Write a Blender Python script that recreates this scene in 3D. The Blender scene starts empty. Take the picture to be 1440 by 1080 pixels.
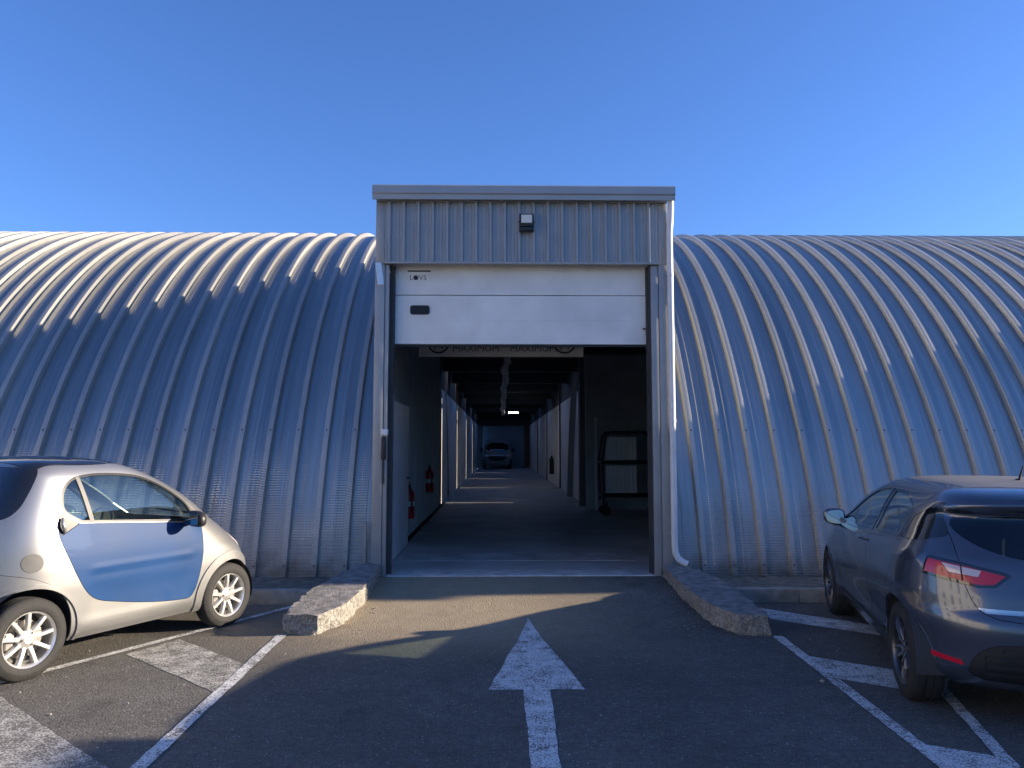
import bpy, bmesh, math, random
import numpy as np
from mathutils import Vector, Matrix
from mathutils.bvhtree import BVHTree
R = math.radians
rnd = random.Random(7)
SC = bpy.context.scene
COL = SC.collection

# ------------------------------------------------------------------ helpers
def link(o):
    COL.objects.link(o); return o

def obj(name, mesh, mat=None, parent=None, loc=None, rot=None, smooth=None):
    if isinstance(mesh, bmesh.types.BMesh):
        bm = mesh; mesh = bpy.data.meshes.new(name); bm.to_mesh(mesh); bm.free()
    mesh.name = name
    if mat is not None:
        for m in (mat if isinstance(mat, (list, tuple)) else [mat]):
            mesh.materials.append(m)
    o = link(bpy.data.objects.new(name, mesh))
    if parent: o.parent = parent
    if loc is not None: o.location = loc
    if rot is not None: o.rotation_euler = rot
    if smooth is not None:
        mesh.shade_smooth()
        mesh.set_sharp_from_angle(angle=R(smooth))
    return o

def tag(o, label, cat, group=None):
    o['label'] = label; o['category'] = cat
    if group: o['group'] = group
    return o

def thing(name, label, cat, loc=(0, 0, 0), rz=0, group=None):
    o = link(bpy.data.objects.new(name, None))
    o.location = loc; o.rotation_euler = (0, 0, rz); o.empty_display_size = .2
    return tag(o, label, cat, group)

def struct(o, kind='structure'):
    o['kind'] = kind; return o

def box(bm, x0, x1, y0, y1, z0, z1, bev=0):
    r = bmesh.ops.create_cube(bm, size=1, matrix=Matrix.Translation(((x0+x1)/2, (y0+y1)/2, (z0+z1)/2)) @ Matrix.Diagonal((abs(x1-x0), abs(y1-y0), abs(z1-z0), 1)))
    if bev:
        es = list({e for v in r['verts'] for e in v.link_edges})
        bmesh.ops.bevel(bm, geom=es, offset=bev, segments=2, affect='EDGES', profile=.5)
    return bm

def bxm(*a, **k):
    bm = bmesh.new(); box(bm, *a, **k); return bm

def tube(bm, pts, r, seg=10, cap=True):
    """swept tube through pts; r a number or a list"""
    pts = [Vector(p) for p in pts]; n = len(pts)
    rs = r if isinstance(r, (list, tuple)) else [r]*n
    rings = []; up = Vector((0, 0, 1)); prev = None
    for i, p in enumerate(pts):
        d = (pts[min(i+1, n-1)] - pts[max(i-1, 0)]).normalized()
        if prev is None:
            a = d.cross(up if abs(d.z) < .95 else Vector((1, 0, 0))).normalized()
        else:
            a = (prev - d*prev.dot(d)).normalized()
        prev = a; b = d.cross(a)
        rings.append([bm.verts.new(p + (a*math.cos(t) + b*math.sin(t))*rs[i]) for t in [2*math.pi*k/seg for k in range(seg)]])
    for i in range(n-1):
        for k in range(seg):
            bm.faces.new((rings[i][k], rings[i][(k+1) % seg], rings[i+1][(k+1) % seg], rings[i+1][k]))
    if cap:
        bm.faces.new(rings[0][::-1]); bm.faces.new(rings[-1])
    return bm

def lathe(bm, prof, seg=32, M=None):
    """profile of (radius, height) spun about z, then moved by M"""
    M = M or Matrix.Identity(4); rings = []
    for r, h in prof:
        if r < 1e-6: rings.append([bm.verts.new(M @ Vector((0, 0, h)))])
        else: rings.append([bm.verts.new(M @ Vector((r*math.cos(2*math.pi*k/seg), r*math.sin(2*math.pi*k/seg), h))) for k in range(seg)])
    for a, b in zip(rings, rings[1:]):
        for k in range(seg):
            k2 = (k+1) % seg
            if len(a) == 1 and len(b) == 1: continue
            if len(a) == 1: bm.faces.new((a[0], b[k2], b[k]))
            elif len(b) == 1: bm.faces.new((a[k], a[k2], b[0]))
            else: bm.faces.new((a[k], a[k2], b[k2], b[k]))
    return bm

def prism(poly, axis, lo, hi):
    """closed prism from a 2D polygon. axis 'y': poly (x,z); 'x': poly (y,z); 'z': poly (x,y)"""
    f = {'y': lambda a, b, t: (a, t, b), 'x': lambda a, b, t: (t, a, b), 'z': lambda a, b, t: (a, b, t)}[axis]
    bm = bmesh.new()
    A = [bm.verts.new(f(a, b, lo)) for a, b in poly]; B = [bm.verts.new(f(a, b, hi)) for a, b in poly]
    n = len(poly)
    bm.faces.new(A); bm.faces.new(B[::-1])
    for i in range(n): bm.faces.new((A[i], B[i], B[(i+1) % n], A[(i+1) % n]))
    bmesh.ops.recalc_face_normals(bm, faces=bm.faces)
    return bm

def smooth_poly(pts, it=2):
    """Chaikin corner cutting of a closed polygon"""
    for _ in range(it):
        q = []
        for i in range(len(pts)):
            a, b = pts[i], pts[(i+1) % len(pts)]
            q += [(a[0]*.75+b[0]*.25, a[1]*.75+b[1]*.25), (a[0]*.25+b[0]*.75, a[1]*.25+b[1]*.75)]
        pts = q
    return pts

def spline(pts, sharp=(), k=5):
    """closed curve through pts; the listed corners stay sharp"""
    n = len(pts); P_ = [Vector(p) for p in pts]; out = []
    for i in range(n):
        a, b = P_[i], P_[(i+1) % n]; L_ = (b-a).length
        ta = (b-a) if i in sharp else (b-P_[i-1]).normalized()*L_
        tb = (b-a) if (i+1) % n in sharp else (P_[(i+2) % n]-a).normalized()*L_
        for q in range(k):
            t = q/k; t2, t3 = t*t, t*t*t
            out.append(tuple((2*t3-3*t2+1)*a+(t3-2*t2+t)*ta+(3*t2-2*t3)*b+(t3-t2)*tb))
    return out

def inset(poly, d):
    """offset a closed polygon inwards by d (negative: outwards)"""
    n = len(poly)
    area = sum(poly[i][0]*poly[(i+1) % n][1]-poly[(i+1) % n][0]*poly[i][1] for i in range(n))
    s = 1 if area > 0 else -1
    out = []
    for i in range(n):
        p0, p1, p2 = Vector(poly[i-1]), Vector(poly[i]), Vector(poly[(i+1) % n])
        e1 = (p1-p0).normalized(); e2 = (p2-p1).normalized()
        n1 = Vector((-e1.y, e1.x)); n2 = Vector((-e2.y, e2.x))
        m = n1+n2
        m = m/max(.3, m.length_squared/2) if m.length > 1e-6 else n1
        out.append(tuple(p1+m*d*s))
    return out

# ------------------------------------------------------------------ materials
def nodes(name):
    m = bpy.data.materials.new(name); m.use_nodes = True
    nt = m.node_tree; return m, nt, nt.nodes['Principled BSDF']

def P(name, col, rough=.5, metal=0, coat=0, spec=.5, noise=0, nscale=8, bump=0, bscale=60, flake=0, dust=0):
    m, nt, b = nodes(name); N = nt.nodes; L = nt.links
    b.inputs['Base Color'].default_value = (*col, 1); b.inputs['Roughness'].default_value = rough
    b.inputs['Metallic'].default_value = metal; b.inputs['Coat Weight'].default_value = coat
    b.inputs['Coat Roughness'].default_value = .04; b.inputs['Specular IOR Level'].default_value = spec
    tc = N.new('ShaderNodeTexCoord')
    if noise or dust:
        t = N.new('ShaderNodeTexNoise'); t.inputs['Scale'].default_value = nscale; t.inputs['Detail'].default_value = 6
        L.new(tc.outputs['Object'], t.inputs['Vector'])
    if noise:
        mr = N.new('ShaderNodeMapRange'); mr.inputs['From Min'].default_value = .3; mr.inputs['From Max'].default_value = .7
        mr.inputs['To Min'].default_value = 1-noise; mr.inputs['To Max'].default_value = 1+noise
        L.new(t.outputs['Fac'], mr.inputs['Value'])
        mx = N.new('ShaderNodeMix'); mx.data_type = 'RGBA'; mx.blend_type = 'MULTIPLY'; mx.inputs[0].default_value = 1
        mx.inputs[6].default_value = (*col, 1); L.new(mr.outputs[0], mx.inputs[7]); L.new(mx.outputs[2], b.inputs['Base Color'])
        rr = N.new('ShaderNodeMapRange'); rr.inputs['To Min'].default_value = max(0, rough-.12*min(1, noise*5)); rr.inputs['To Max'].default_value = min(1, rough+.12*min(1, noise*5))
        L.new(t.outputs['Fac'], rr.inputs['Value']); L.new(rr.outputs[0], b.inputs['Roughness'])
    if dust:
        mr = N.new('ShaderNodeMapRange'); mr.inputs['From Min'].default_value = .35; mr.inputs['From Max'].default_value = .75
        mr.inputs['To Min'].default_value = .05; mr.inputs['To Max'].default_value = .05+dust
        L.new(t.outputs['Fac'], mr.inputs['Value']); L.new(mr.outputs[0], b.inputs['Coat Roughness'])
    if bump:
        t2 = N.new('ShaderNodeTexNoise'); t2.inputs['Scale'].default_value = bscale; t2.inputs['Detail'].default_value = 5
        L.new(tc.outputs['Object'], t2.inputs['Vector'])
        bp = N.new('ShaderNodeBump'); bp.inputs['Strength'].default_value = bump; bp.inputs['Distance'].default_value = .02
        L.new(t2.outputs['Fac'], bp.inputs['Height']); L.new(bp.outputs[0], b.inputs['Normal'])
    return m

def emit(name, col, s):
    m, nt, b = nodes(name)
    b.inputs['Base Color'].default_value = (*col, 1); b.inputs['Emission Color'].default_value = (*col, 1); b.inputs['Emission Strength'].default_value = s
    return m

def glass(name, tint, refl=1.0):
    m = bpy.data.materials.new(name); m.use_nodes = True; nt = m.node_tree; N = nt.nodes; L = nt.links
    N.clear(); out = N.new('ShaderNodeOutputMaterial'); mix = N.new('ShaderNodeMixShader')
    tr = N.new('ShaderNodeBsdfTransparent'); tr.inputs[0].default_value = (*tint, 1)
    gl = N.new('ShaderNodeBsdfGlossy'); gl.inputs['Roughness'].default_value = .012; gl.inputs['Color'].default_value = (refl, refl, refl, 1)
    lw = N.new('ShaderNodeLayerWeight'); lw.inputs[0].default_value = .5
    pw = N.new('ShaderNodeMath'); pw.operation = 'POWER'; pw.inputs[1].default_value = 4.5; L.new(lw.outputs['Facing'], pw.inputs[0])
    fr = N.new('ShaderNodeMath'); fr.operation = 'MULTIPLY_ADD'; fr.inputs[1].default_value = .9; fr.inputs[2].default_value = .06; L.new(pw.outputs[0], fr.inputs[0])
    L.new(fr.outputs[0], mix.inputs[0]); L.new(tr.outputs[0], mix.inputs[1]); L.new(gl.outputs[0], mix.inputs[2]); L.new(mix.outputs[0], out.inputs[0])
    return m

def asphalt():
    m, nt, b = nodes('asphalt'); N = nt.nodes; L = nt.links
    tc = N.new('ShaderNodeTexCoord')
    def noise(s, d=4, r=.6):
        t = N.new('ShaderNodeTexNoise'); t.inputs['Scale'].default_value = s; t.inputs['Detail'].default_value = d; t.inputs['Roughness'].default_value = r
        L.new(tc.outputs['Object'], t.inputs['Vector']); return t
    big, fine, mid = noise(.7, 5), noise(95, 3, .7), noise(6, 5)
    vor = N.new('ShaderNodeTexVoronoi'); vor.inputs['Scale'].default_value = 70; L.new(tc.outputs['Object'], vor.inputs['Vector'])
    r1 = N.new('ShaderNodeValToRGB'); e = r1.color_ramp.elements
    e[0].position = .33; e[0].color = (.058, .056, .053, 1); e[1].position = .72; e[1].color = (.185, .172, .150, 1)
    L.new(fine.outputs['Fac'], r1.inputs[0])
    # light aggregate stones scattered in the binder
    sep = N.new('ShaderNodeSeparateColor'); L.new(vor.outputs['Color'], sep.inputs[0])
    gt = N.new('ShaderNodeMath'); gt.operation = 'GREATER_THAN'; gt.inputs[1].default_value = .945; L.new(sep.outputs[0], gt.inputs[0])
    lt = N.new('ShaderNodeMath'); lt.operation = 'LESS_THAN'; lt.inputs[1].default_value = .42; L.new(vor.outputs['Distance'], lt.inputs[0])
    an = N.new('ShaderNodeMath'); an.operation = 'MULTIPLY'; L.new(gt.outputs[0], an.inputs[0]); L.new(lt.outputs[0], an.inputs[1])
    mx = N.new('ShaderNodeMix'); mx.data_type = 'RGBA'; ah = N.new('ShaderNodeMath'); ah.operation = 'MULTIPLY'; L.new(an.outputs[0], ah.inputs[0]); L.new(sep.outputs[1], ah.inputs[1])
    L.new(ah.outputs[0], mx.inputs[0]); L.new(r1.outputs[0], mx.inputs[6]); mx.inputs[7].default_value = (.36, .34, .31, 1)
    mr = N.new('ShaderNodeMapRange'); mr.inputs['From Min'].default_value = .3; mr.inputs['From Max'].default_value = .7; mr.inputs['To Min'].default_value = .78; mr.inputs['To Max'].default_value = 1.2
    L.new(big.outputs['Fac'], mr.inputs['Value'])
    mr2 = N.new('ShaderNodeMapRange'); mr2.inputs['From Min'].default_value = .3; mr2.inputs['From Max'].default_value = .7; mr2.inputs['To Min'].default_value = .85; mr2.inputs['To Max'].default_value = 1.12
    L.new(mid.outputs['Fac'], mr2.inputs['Value'])
    mot = noise(24, 4, .75); mr3 = N.new('ShaderNodeMapRange'); mr3.inputs['From Min'].default_value = .3; mr3.inputs['From Max'].default_value = .7; mr3.inputs['To Min'].default_value = .72; mr3.inputs['To Max'].default_value = 1.3
    L.new(mot.outputs['Fac'], mr3.inputs['Value'])
    mu0 = N.new('ShaderNodeMath'); mu0.operation = 'MULTIPLY'; L.new(mr.outputs[0], mu0.inputs[0]); L.new(mr3.outputs[0], mu0.inputs[1])
    mu = N.new('ShaderNodeMath'); mu.operation = 'MULTIPLY'; L.new(mu0.outputs[0], mu.inputs[0]); L.new(mr2.outputs[0], mu.inputs[1])
    # oil and damp stains
    st = noise(1.7, 3, .5); sr = N.new('ShaderNodeMapRange'); sr.inputs['From Min'].default_value = .62; sr.inputs['From Max'].default_value = .72; sr.inputs['To Min'].default_value = 1; sr.inputs['To Max'].default_value = .72
    L.new(st.outputs['Fac'], sr.inputs['Value'])
    mu2 = N.new('ShaderNodeMath'); mu2.operation = 'MULTIPLY'; L.new(mu.outputs[0], mu2.inputs[0]); L.new(sr.outputs[0], mu2.inputs[1])
    m2 = N.new('ShaderNodeMix'); m2.data_type = 'RGBA'; m2.blend_type = 'MULTIPLY'; m2.inputs[0].default_value = 1
    L.new(mx.outputs[2], m2.inputs[6]); L.new(mu2.outputs[0], m2.inputs[7]); L.new(m2.outputs[2], b.inputs['Base Color'])
    sp = N.new('ShaderNodeSeparateXYZ'); L.new(tc.outputs['Object'], sp.inputs[0])
    def band(o, a0, a1, b0, b1):
        u = N.new('ShaderNodeMapRange'); u.interpolation_type = 'SMOOTHSTEP'; u.inputs['From Min'].default_value = a0; u.inputs['From Max'].default_value = a1; L.new(o, u.inputs['Value'])
        v = N.new('ShaderNodeMapRange'); v.interpolation_type = 'SMOOTHSTEP'; v.inputs['From Min'].default_value = b0; v.inputs['From Max'].default_value = b1; v.inputs['To Min'].default_value = 1; v.inputs['To Max'].default_value = 0; L.new(o, v.inputs['Value'])
        w = N.new('ShaderNodeMath'); w.operation = 'MULTIPLY'; L.new(u.outputs[0], w.inputs[0]); L.new(v.outputs[0], w.inputs[1]); return w.outputs[0]
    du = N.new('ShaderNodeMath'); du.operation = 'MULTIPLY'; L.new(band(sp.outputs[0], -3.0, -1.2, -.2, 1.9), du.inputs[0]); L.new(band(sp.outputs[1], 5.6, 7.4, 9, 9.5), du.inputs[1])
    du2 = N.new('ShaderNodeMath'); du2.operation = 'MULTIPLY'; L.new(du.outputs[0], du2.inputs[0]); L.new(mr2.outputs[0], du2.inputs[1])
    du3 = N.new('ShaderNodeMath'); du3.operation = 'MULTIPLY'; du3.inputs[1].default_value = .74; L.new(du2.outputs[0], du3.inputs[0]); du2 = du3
    dm = N.new('ShaderNodeMix'); dm.data_type = 'RGBA'; L.new(du2.outputs[0], dm.inputs[0]); L.new(m2.outputs[2], dm.inputs[6]); dm.inputs[7].default_value = (.39, .315, .21, 1)  # tan tint painted in to brighten the sunlit wedge on the ramp
    L.new(dm.outputs[2], b.inputs['Base Color'])
    b.inputs['Roughness'].default_value = .85; b.inputs['Specular IOR Level'].default_value = .35
    bp = N.new('ShaderNodeBump'); bp.inputs['Strength'].default_value = .55; bp.inputs['Distance'].default_value = .006
    ad = N.new('ShaderNodeMath'); ad.operation = 'ADD'; L.new(fine.outputs['Fac'], ad.inputs[0]); L.new(vor.outputs['Distance'], ad.inputs[1])
    L.new(ad.outputs[0], bp.inputs['Height']); L.new(bp.outputs[0], b.inputs['Normal'])
    return m

def road_paint(name, wear=.5, col=(.62, .62, .60)):
    """worn paint: the asphalt shows through where the paint has gone"""
    m, nt, b = nodes(name); N = nt.nodes; L = nt.links
    tc = N.new('ShaderNodeTexCoord')
    def noise(s, d=5, r=.65):
        t = N.new('ShaderNodeTexNoise'); t.inputs['Scale'].default_value = s; t.inputs['Detail'].default_value = d; t.inputs['Roughness'].default_value = r
        L.new(tc.outputs['Object'], t.inputs['Vector']); return t
    f, g, h = noise(85, 3, .7), noise(5, 5), noise(14, 4)
    ad = N.new('ShaderNodeMath'); ad.operation = 'MULTIPLY_ADD'; ad.inputs[1].default_value = .5; L.new(g.outputs['Fac'], ad.inputs[0]); L.new(f.outputs['Fac'], ad.inputs[2])
    ad2 = N.new('ShaderNodeMath'); ad2.operation = 'MULTIPLY_ADD'; ad2.inputs[1].default_value = .3; L.new(h.outputs['Fac'], ad2.inputs[0]); L.new(ad.outputs[0], ad2.inputs[2])
    c = .9 - .22*(wear-.5)
    mr = N.new('ShaderNodeMapRange'); mr.inputs['From Min'].default_value = c-.13; mr.inputs['From Max'].default_value = c+.02; mr.inputs['To Min'].default_value = 1; mr.inputs['To Max'].default_value = 0
    L.new(ad2.outputs[0], mr.inputs['Value'])
    inv = N.new('ShaderNodeMix'); inv.data_type = 'RGBA'; L.new(mr.outputs[0], inv.inputs[0])
    inv.inputs[6].default_value = (.11, .104, .094, 1); inv.inputs[7].default_value = (*col, 1)
    dm = N.new('ShaderNodeMix'); dm.data_type = 'RGBA'; dm.blend_type = 'MULTIPLY'; dm.inputs[0].default_value = .25
    L.new(inv.outputs[2], dm.inputs[6]); L.new(g.outputs['Fac'], dm.inputs[7])
    L.new(dm.outputs[2], b.inputs['Base Color']); b.inputs['Roughness'].default_value = .75
    bp = N.new('ShaderNodeBump'); bp.inputs['Strength'].default_value = .4; bp.inputs['Distance'].default_value = .005; L.new(f.outputs['Fac'], bp.inputs['Height']); L.new(bp.outputs[0], b.inputs['Normal'])
    return m

def sheet_metal():
    """galvanised arch sheet; uv = (metres along the hall, metres up the arch)"""
    m, nt, b = nodes('galvanised_sheet'); N = nt.nodes; L = nt.links
    uv = N.new('ShaderNodeUVMap'); uv.uv_map = 'UVMap'
    sx = N.new('ShaderNodeSeparateXYZ'); L.new(uv.outputs[0], sx.inputs[0])
    def math_(op, a, bb=None, c=None):
        n = N.new('ShaderNodeMath'); n.operation = op
        for i, v in enumerate((a, bb, c)):
            if v is None: continue
            if isinstance(v, (int, float)): n.inputs[i].default_value = v
            else: L.new(v, n.inputs[i])
        return n.outputs[0]
    # each panel was rolled on its own: slight differences of tone
    fl = math_('FLOOR', math_('DIVIDE', math_('SUBTRACT', sx.outputs[0], 2.20), .345))
    wn = N.new('ShaderNodeTexWhiteNoise'); wn.noise_dimensions = '1D'; L.new(fl, wn.inputs['W'])
    mp = N.new('ShaderNodeMapping'); mp.inputs['Scale'].default_value = (9, .35, 1); L.new(uv.outputs[0], mp.inputs[0])
    ns = N.new('ShaderNodeTexNoise'); ns.inputs['Scale'].default_value = 2.2; ns.inputs['Detail'].default_value = 6; L.new(mp.outputs[0], ns.inputs['Vector'])
    n2 = N.new('ShaderNodeTexNoise'); n2.inputs['Scale'].default_value = 1.1; n2.inputs['Detail'].default_value = 5; L.new(uv.outputs[0], n2.inputs['Vector'])
    tone = math_('ADD', math_('MULTIPLY_ADD', wn.outputs[0], .2, .68), math_('MULTIPLY_ADD', ns.outputs['Fac'], .34, math_('MULTIPLY', n2.outputs['Fac'], .16)))
    mx = N.new('ShaderNodeMix'); mx.data_type = 'RGBA'; mx.blend_type = 'MULTIPLY'; mx.inputs[0].default_value = 1
    mx.inputs[6].default_value = (.42, .415, .385, 1); L.new(tone, mx.inputs[7]); L.new(mx.outputs[2], b.inputs['Base Color'])
    rib = math_('FRACT', math_('DIVIDE', math_('SUBTRACT', sx.outputs[0], 2.37-.039), .345))
    isrib = math_('LESS_THAN', rib, .074/.345)
    ft = N.new('ShaderNodeMapRange'); ft.inputs['From Min'].default_value = .15; ft.inputs['From Max'].default_value = 1.9; ft.inputs['To Min'].default_value = .8; ft.inputs['To Max'].default_value = 0; L.new(math_('ADD', sx.outputs[1], math_('MULTIPLY_ADD', ns.outputs['Fac'], 1.2, -.6)), ft.inputs['Value'])
    n3 = N.new('ShaderNodeTexNoise'); n3.inputs['Scale'].default_value = 5; n3.inputs['Detail'].default_value = 6; L.new(uv.outputs[0], n3.inputs['Vector'])
    dulled = math_('MULTIPLY', ft.outputs[0], math_('MULTIPLY_ADD', n3.outputs['Fac'], .8, .3))
    foot_glow = N.new('ShaderNodeMix'); foot_glow.data_type = 'RGBA'; L.new(dulled, foot_glow.inputs[0]); L.new(mx.outputs[2], foot_glow.inputs[6]); foot_glow.inputs[7].default_value = (.40, .38, .355, 1)  # duller, less metallic foot stands in for light reflected off the ground
    rb = N.new('ShaderNodeMix'); rb.data_type = 'RGBA'; L.new(math_('MULTIPLY', isrib, .25), rb.inputs[0]); L.new(foot_glow.outputs[2], rb.inputs[6]); rb.inputs[7].default_value = (.54, .53, .50, 1); L.new(rb.outputs[2], b.inputs['Base Color'])
    # splashes of soil right at the foot
    soil = N.new('ShaderNodeMapRange'); soil.inputs['From Min'].default_value = .02; soil.inputs['From Max'].default_value = .28; soil.inputs['To Min'].default_value = .8; soil.inputs['To Max'].default_value = 0; L.new(math_('ADD', sx.outputs[1], math_('MULTIPLY_ADD', n3.outputs['Fac'], .5, -.25)), soil.inputs['Value'])
    so_ = N.new('ShaderNodeMix'); so_.data_type = 'RGBA'; L.new(soil.outputs[0], so_.inputs[0]); L.new(rb.outputs[2], so_.inputs[6]); so_.inputs[7].default_value = (.17, .15, .12, 1); L.new(so_.outputs[2], b.inputs['Base Color'])
    L.new(math_('MULTIPLY', math_('SUBTRACT', .96, math_('MULTIPLY', isrib, .20)), math_('SUBTRACT', 1, math_('MULTIPLY', dulled, .8))), b.inputs['Metallic'])
    L.new(math_('MULTIPLY_ADD', isrib, .16, math_('MULTIPLY_ADD', ns.outputs['Fac'], .12, math_('MULTIPLY_ADD', wn.outputs[0], .05, .24))), b.inputs['Roughness'])
    # crimping: fine ripples near the foot of the panels and all along the ribs
    rip = math_('SINE', math_('MULTIPLY', sx.outputs[1], 2*math.pi/.031))
    foot = N.new('ShaderNodeMapRange'); foot.inputs['From Min'].default_value = .75; foot.inputs['From Max'].default_value = 1.75; foot.inputs['To Min'].default_value = 1; foot.inputs['To Max'].default_value = .06
    L.new(math_('ADD', sx.outputs[1], math_('MULTIPLY', wn.outputs[0], .5)), foot.inputs['Value'])
    pat = N.new('ShaderNodeMapRange'); pat.inputs['From Min'].default_value = .42; pat.inputs['From Max'].default_value = .6; L.new(n2.outputs['Fac'], pat.inputs['Value'])
    amp = math_('MAXIMUM', math_('MULTIPLY', foot.outputs[0], math_('MULTIPLY_ADD', pat.outputs[0], .5, .5)), math_('MULTIPLY', isrib, .25))
    h = math_('MULTIPLY', rip, amp)
    # faint vertical swages rolled in each panel
    sw = math_('SINE', math_('MULTIPLY', sx.outputs[0], 2*math.pi/.0575))
    h = math_('MULTIPLY_ADD', sw, .22, h)
    # end lap of the lower sheets
    lap = math_('SMOOTH_MIN', math_('MULTIPLY', math_('SUBTRACT', sx.outputs[1], 1.72), 60), 1, .5)
    h = math_('MULTIPLY_ADD', math_('MAXIMUM', lap, 0), -.25, h)
    h = math_('MULTIPLY_ADD', n2.outputs['Fac'], 5, h)
    bp = N.new('ShaderNodeBump'); bp.inputs['Strength'].default_value = .55; bp.inputs['Distance'].default_value = .0048; L.new(h, bp.inputs['Height']); L.new(bp.outputs[0], b.inputs['Normal'])
    return m

def rubble():
    m, nt, b = nodes('rubble_concrete'); N = nt.nodes; L = nt.links
    tc = N.new('ShaderNodeTexCoord')
    v = N.new('ShaderNodeTexVoronoi'); v.inputs['Scale'].default_value = 21; v.feature = 'DISTANCE_TO_EDGE'; L.new(tc.outputs['Object'], v.inputs['Vector'])
    vc = N.new('ShaderNodeTexVoronoi'); vc.inputs['Scale'].default_value = 21; L.new(tc.outputs['Object'], vc.inputs['Vector'])
    n = N.new('ShaderNodeTexNoise'); n.inputs['Scale'].default_value = 45; n.inputs['Detail'].default_value = 6; L.new(tc.outputs['Object'], n.inputs['Vector'])
    r = N.new('ShaderNodeValToRGB'); e = r.color_ramp.elements
    e[0].position = .3; e[0].color = (.14, .132, .118, 1); e[1].position = .75; e[1].color = (.38, .36, .315, 1); L.new(n.outputs['Fac'], r.inputs[0])
    hs = N.new('ShaderNodeMix'); hs.data_type = 'RGBA'; hs.blend_type = 'OVERLAY'; hs.inputs[0].default_value = .22; L.new(r.outputs[0], hs.inputs[6])
    bw = N.new('ShaderNodeRGBToBW'); L.new(vc.outputs['Color'], bw.inputs[0]); L.new(bw.outputs[0], hs.inputs[7]); L.new(hs.outputs[2], b.inputs['Base Color'])
    b.inputs['Roughness'].default_value = .9
    mr = N.new('ShaderNodeMapRange'); mr.inputs['From Max'].default_value = .12; L.new(v.outputs['Distance'], mr.inputs['Value'])
    ad = N.new('ShaderNodeMath'); ad.operation = 'MULTIPLY_ADD'; ad.inputs[1].default_value = .7; L.new(n.outputs['Fac'], ad.inputs[0]); L.new(mr.outputs[0], ad.inputs[2])
    bp = N.new('ShaderNodeBump'); bp.inputs['Strength'].default_value = .6; bp.inputs['Distance'].default_value = .012; L.new(ad.outputs[0], bp.inputs['Height']); L.new(bp.outputs[0], b.inputs['Normal'])
    return m

M = dict(
    asphalt=asphalt(),
    paint=road_paint('worn_white_paint', .10, (.80, .80, .78)), paint_worn=road_paint('very_worn_white_paint', .36, (.62, .60, .54)),
    sheet=sheet_metal(), rubble=rubble(),
    concrete=P('concrete', (.30, .29, .27), .9, noise=.25, nscale=3, bump=.4, bscale=40),
    kerb=P('kerb_concrete', (.33, .31, .27), .9, noise=.3, nscale=7, bump=.5, bscale=70),
    cap=P('weathered_cap', (.21, .20, .19), .95, noise=.4, nscale=11, bump=.45, bscale=60),
    ledge=P('dirty_ledge', (.17, .155, .125), .95, noise=.45, nscale=9, bump=.9, bscale=50),
    floor=P('hall_floor', (.42, .42, .415), .55, noise=.3, nscale=1.2, bump=.12, bscale=60),
    clad=P('grey_cladding', (.33, .34, .35), .42, .35, noise=.07, nscale=5),
    trim=P('grey_trim', (.36, .36, .355), .45, .3, noise=.08, nscale=4),
    fascia=P('grey_fascia', (.35, .36, .37), .4, .35, noise=.06, nscale=3),
    white=P('white_door_panel', (.76, .76, .74), .38, noise=.10, nscale=2.5),
    rail=P('galvanised_rail', (.62, .63, .64), .4, .5, noise=.1),
    pipe=P('pale_pipe', (.66, .68, .70), .35, noise=.05, nscale=4),
    black=P('black_plastic', (.018, .018, .019), .45, noise=.1), rubber=P('rubber', (.022, .022, .022), .8, noise=.25, nscale=20, bump=.2),
    wall=P('hall_wall', (.44, .45, .46), .7, noise=.15, nscale=2), wall_pale=P('pale_hall_wall', (.76, .76, .75), .6, noise=.12, nscale=2),
    dark=P('dark_steel', (.045, .047, .05), .6, noise=.2), ceil=P('dark_ceiling', (.10, .102, .107), .8, noise=.2),
    banner=P('banner', (.50, .50, .48), .7, noise=.08), ink=P('ink', (.02, .02, .025), .6), inkgrey=P('worn_ink', (.10, .10, .10), .7),
    red=P('red_paint', (.42, .015, .02), .35, noise=.08), label=P('paper_label', (.5, .5, .48), .6),
    lens=emit('lamp_lens', (1, .93, .8), .0), tube=emit('lit_tube', (1, .96, .9), 9),
    mirror=P('mirror_glass', (.42, .43, .45), .03, 1),
    silver=P('silver_paint', (.36, .362, .36), .37, .72, coat=.5, dust=.06, noise=.03, nscale=3),
    fender=P('silver_fender', (.31, .312, .31), .42, .65, coat=.3, dust=.08, noise=.04),
    blue=P('blue_door_paint', (.003, .040, .14), .5, 0, coat=.5, spec=.25, noise=.10, nscale=2.2),
    graphite=P('graphite_paint', (.080, .096, .130), .25, .55, coat=1, dust=.02, noise=.05, nscale=3),
    grey_plastic=P('grey_plastic', (.12, .12, .115), .55, noise=.1), interior=P('interior_trim', (.045, .046, .05), .8), seat=P('seat_cloth', (.07, .075, .085), .9),
    alloy=P('silver_alloy', (.78, .77, .74), .3, .75), alloy_dark=P('dark_alloy', (.10, .10, .105), .3, .8), alloy_cut=P('machined_alloy', (.62, .63, .66), .25, .9),
    disc=P('brake_disc', (.25, .24, .23), .4, .9), chrome=P('chrome', (.55, .55, .53), .22, 1),
    dulled=P('dusty_roof_paint', (.20, .19, .175), .45, .3, noise=.12, nscale=6),
    redlens=P('red_lens', (.55, .010, .035), .15, coat=.35), clearlens=P('clear_lens', (.62, .50, .50), .1, coat=1),
    glass=glass('side_glass', (.89, .95, .92)), dglass=glass('dark_glass', (.30, .34, .37)), blackglass=P('black_gloss', (.01, .011, .013), .06, coat=1),
    van=P('van_paint', (.30, .305, .31), .3, .2, coat=.5), leaf=P('dry_leaf', (.16, .12, .06), .8, noise=.4, nscale=30),
    bluegrey=P('roller_door', (.27, .34, .40), .5, noise=.08, nscale=1),
)

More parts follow.
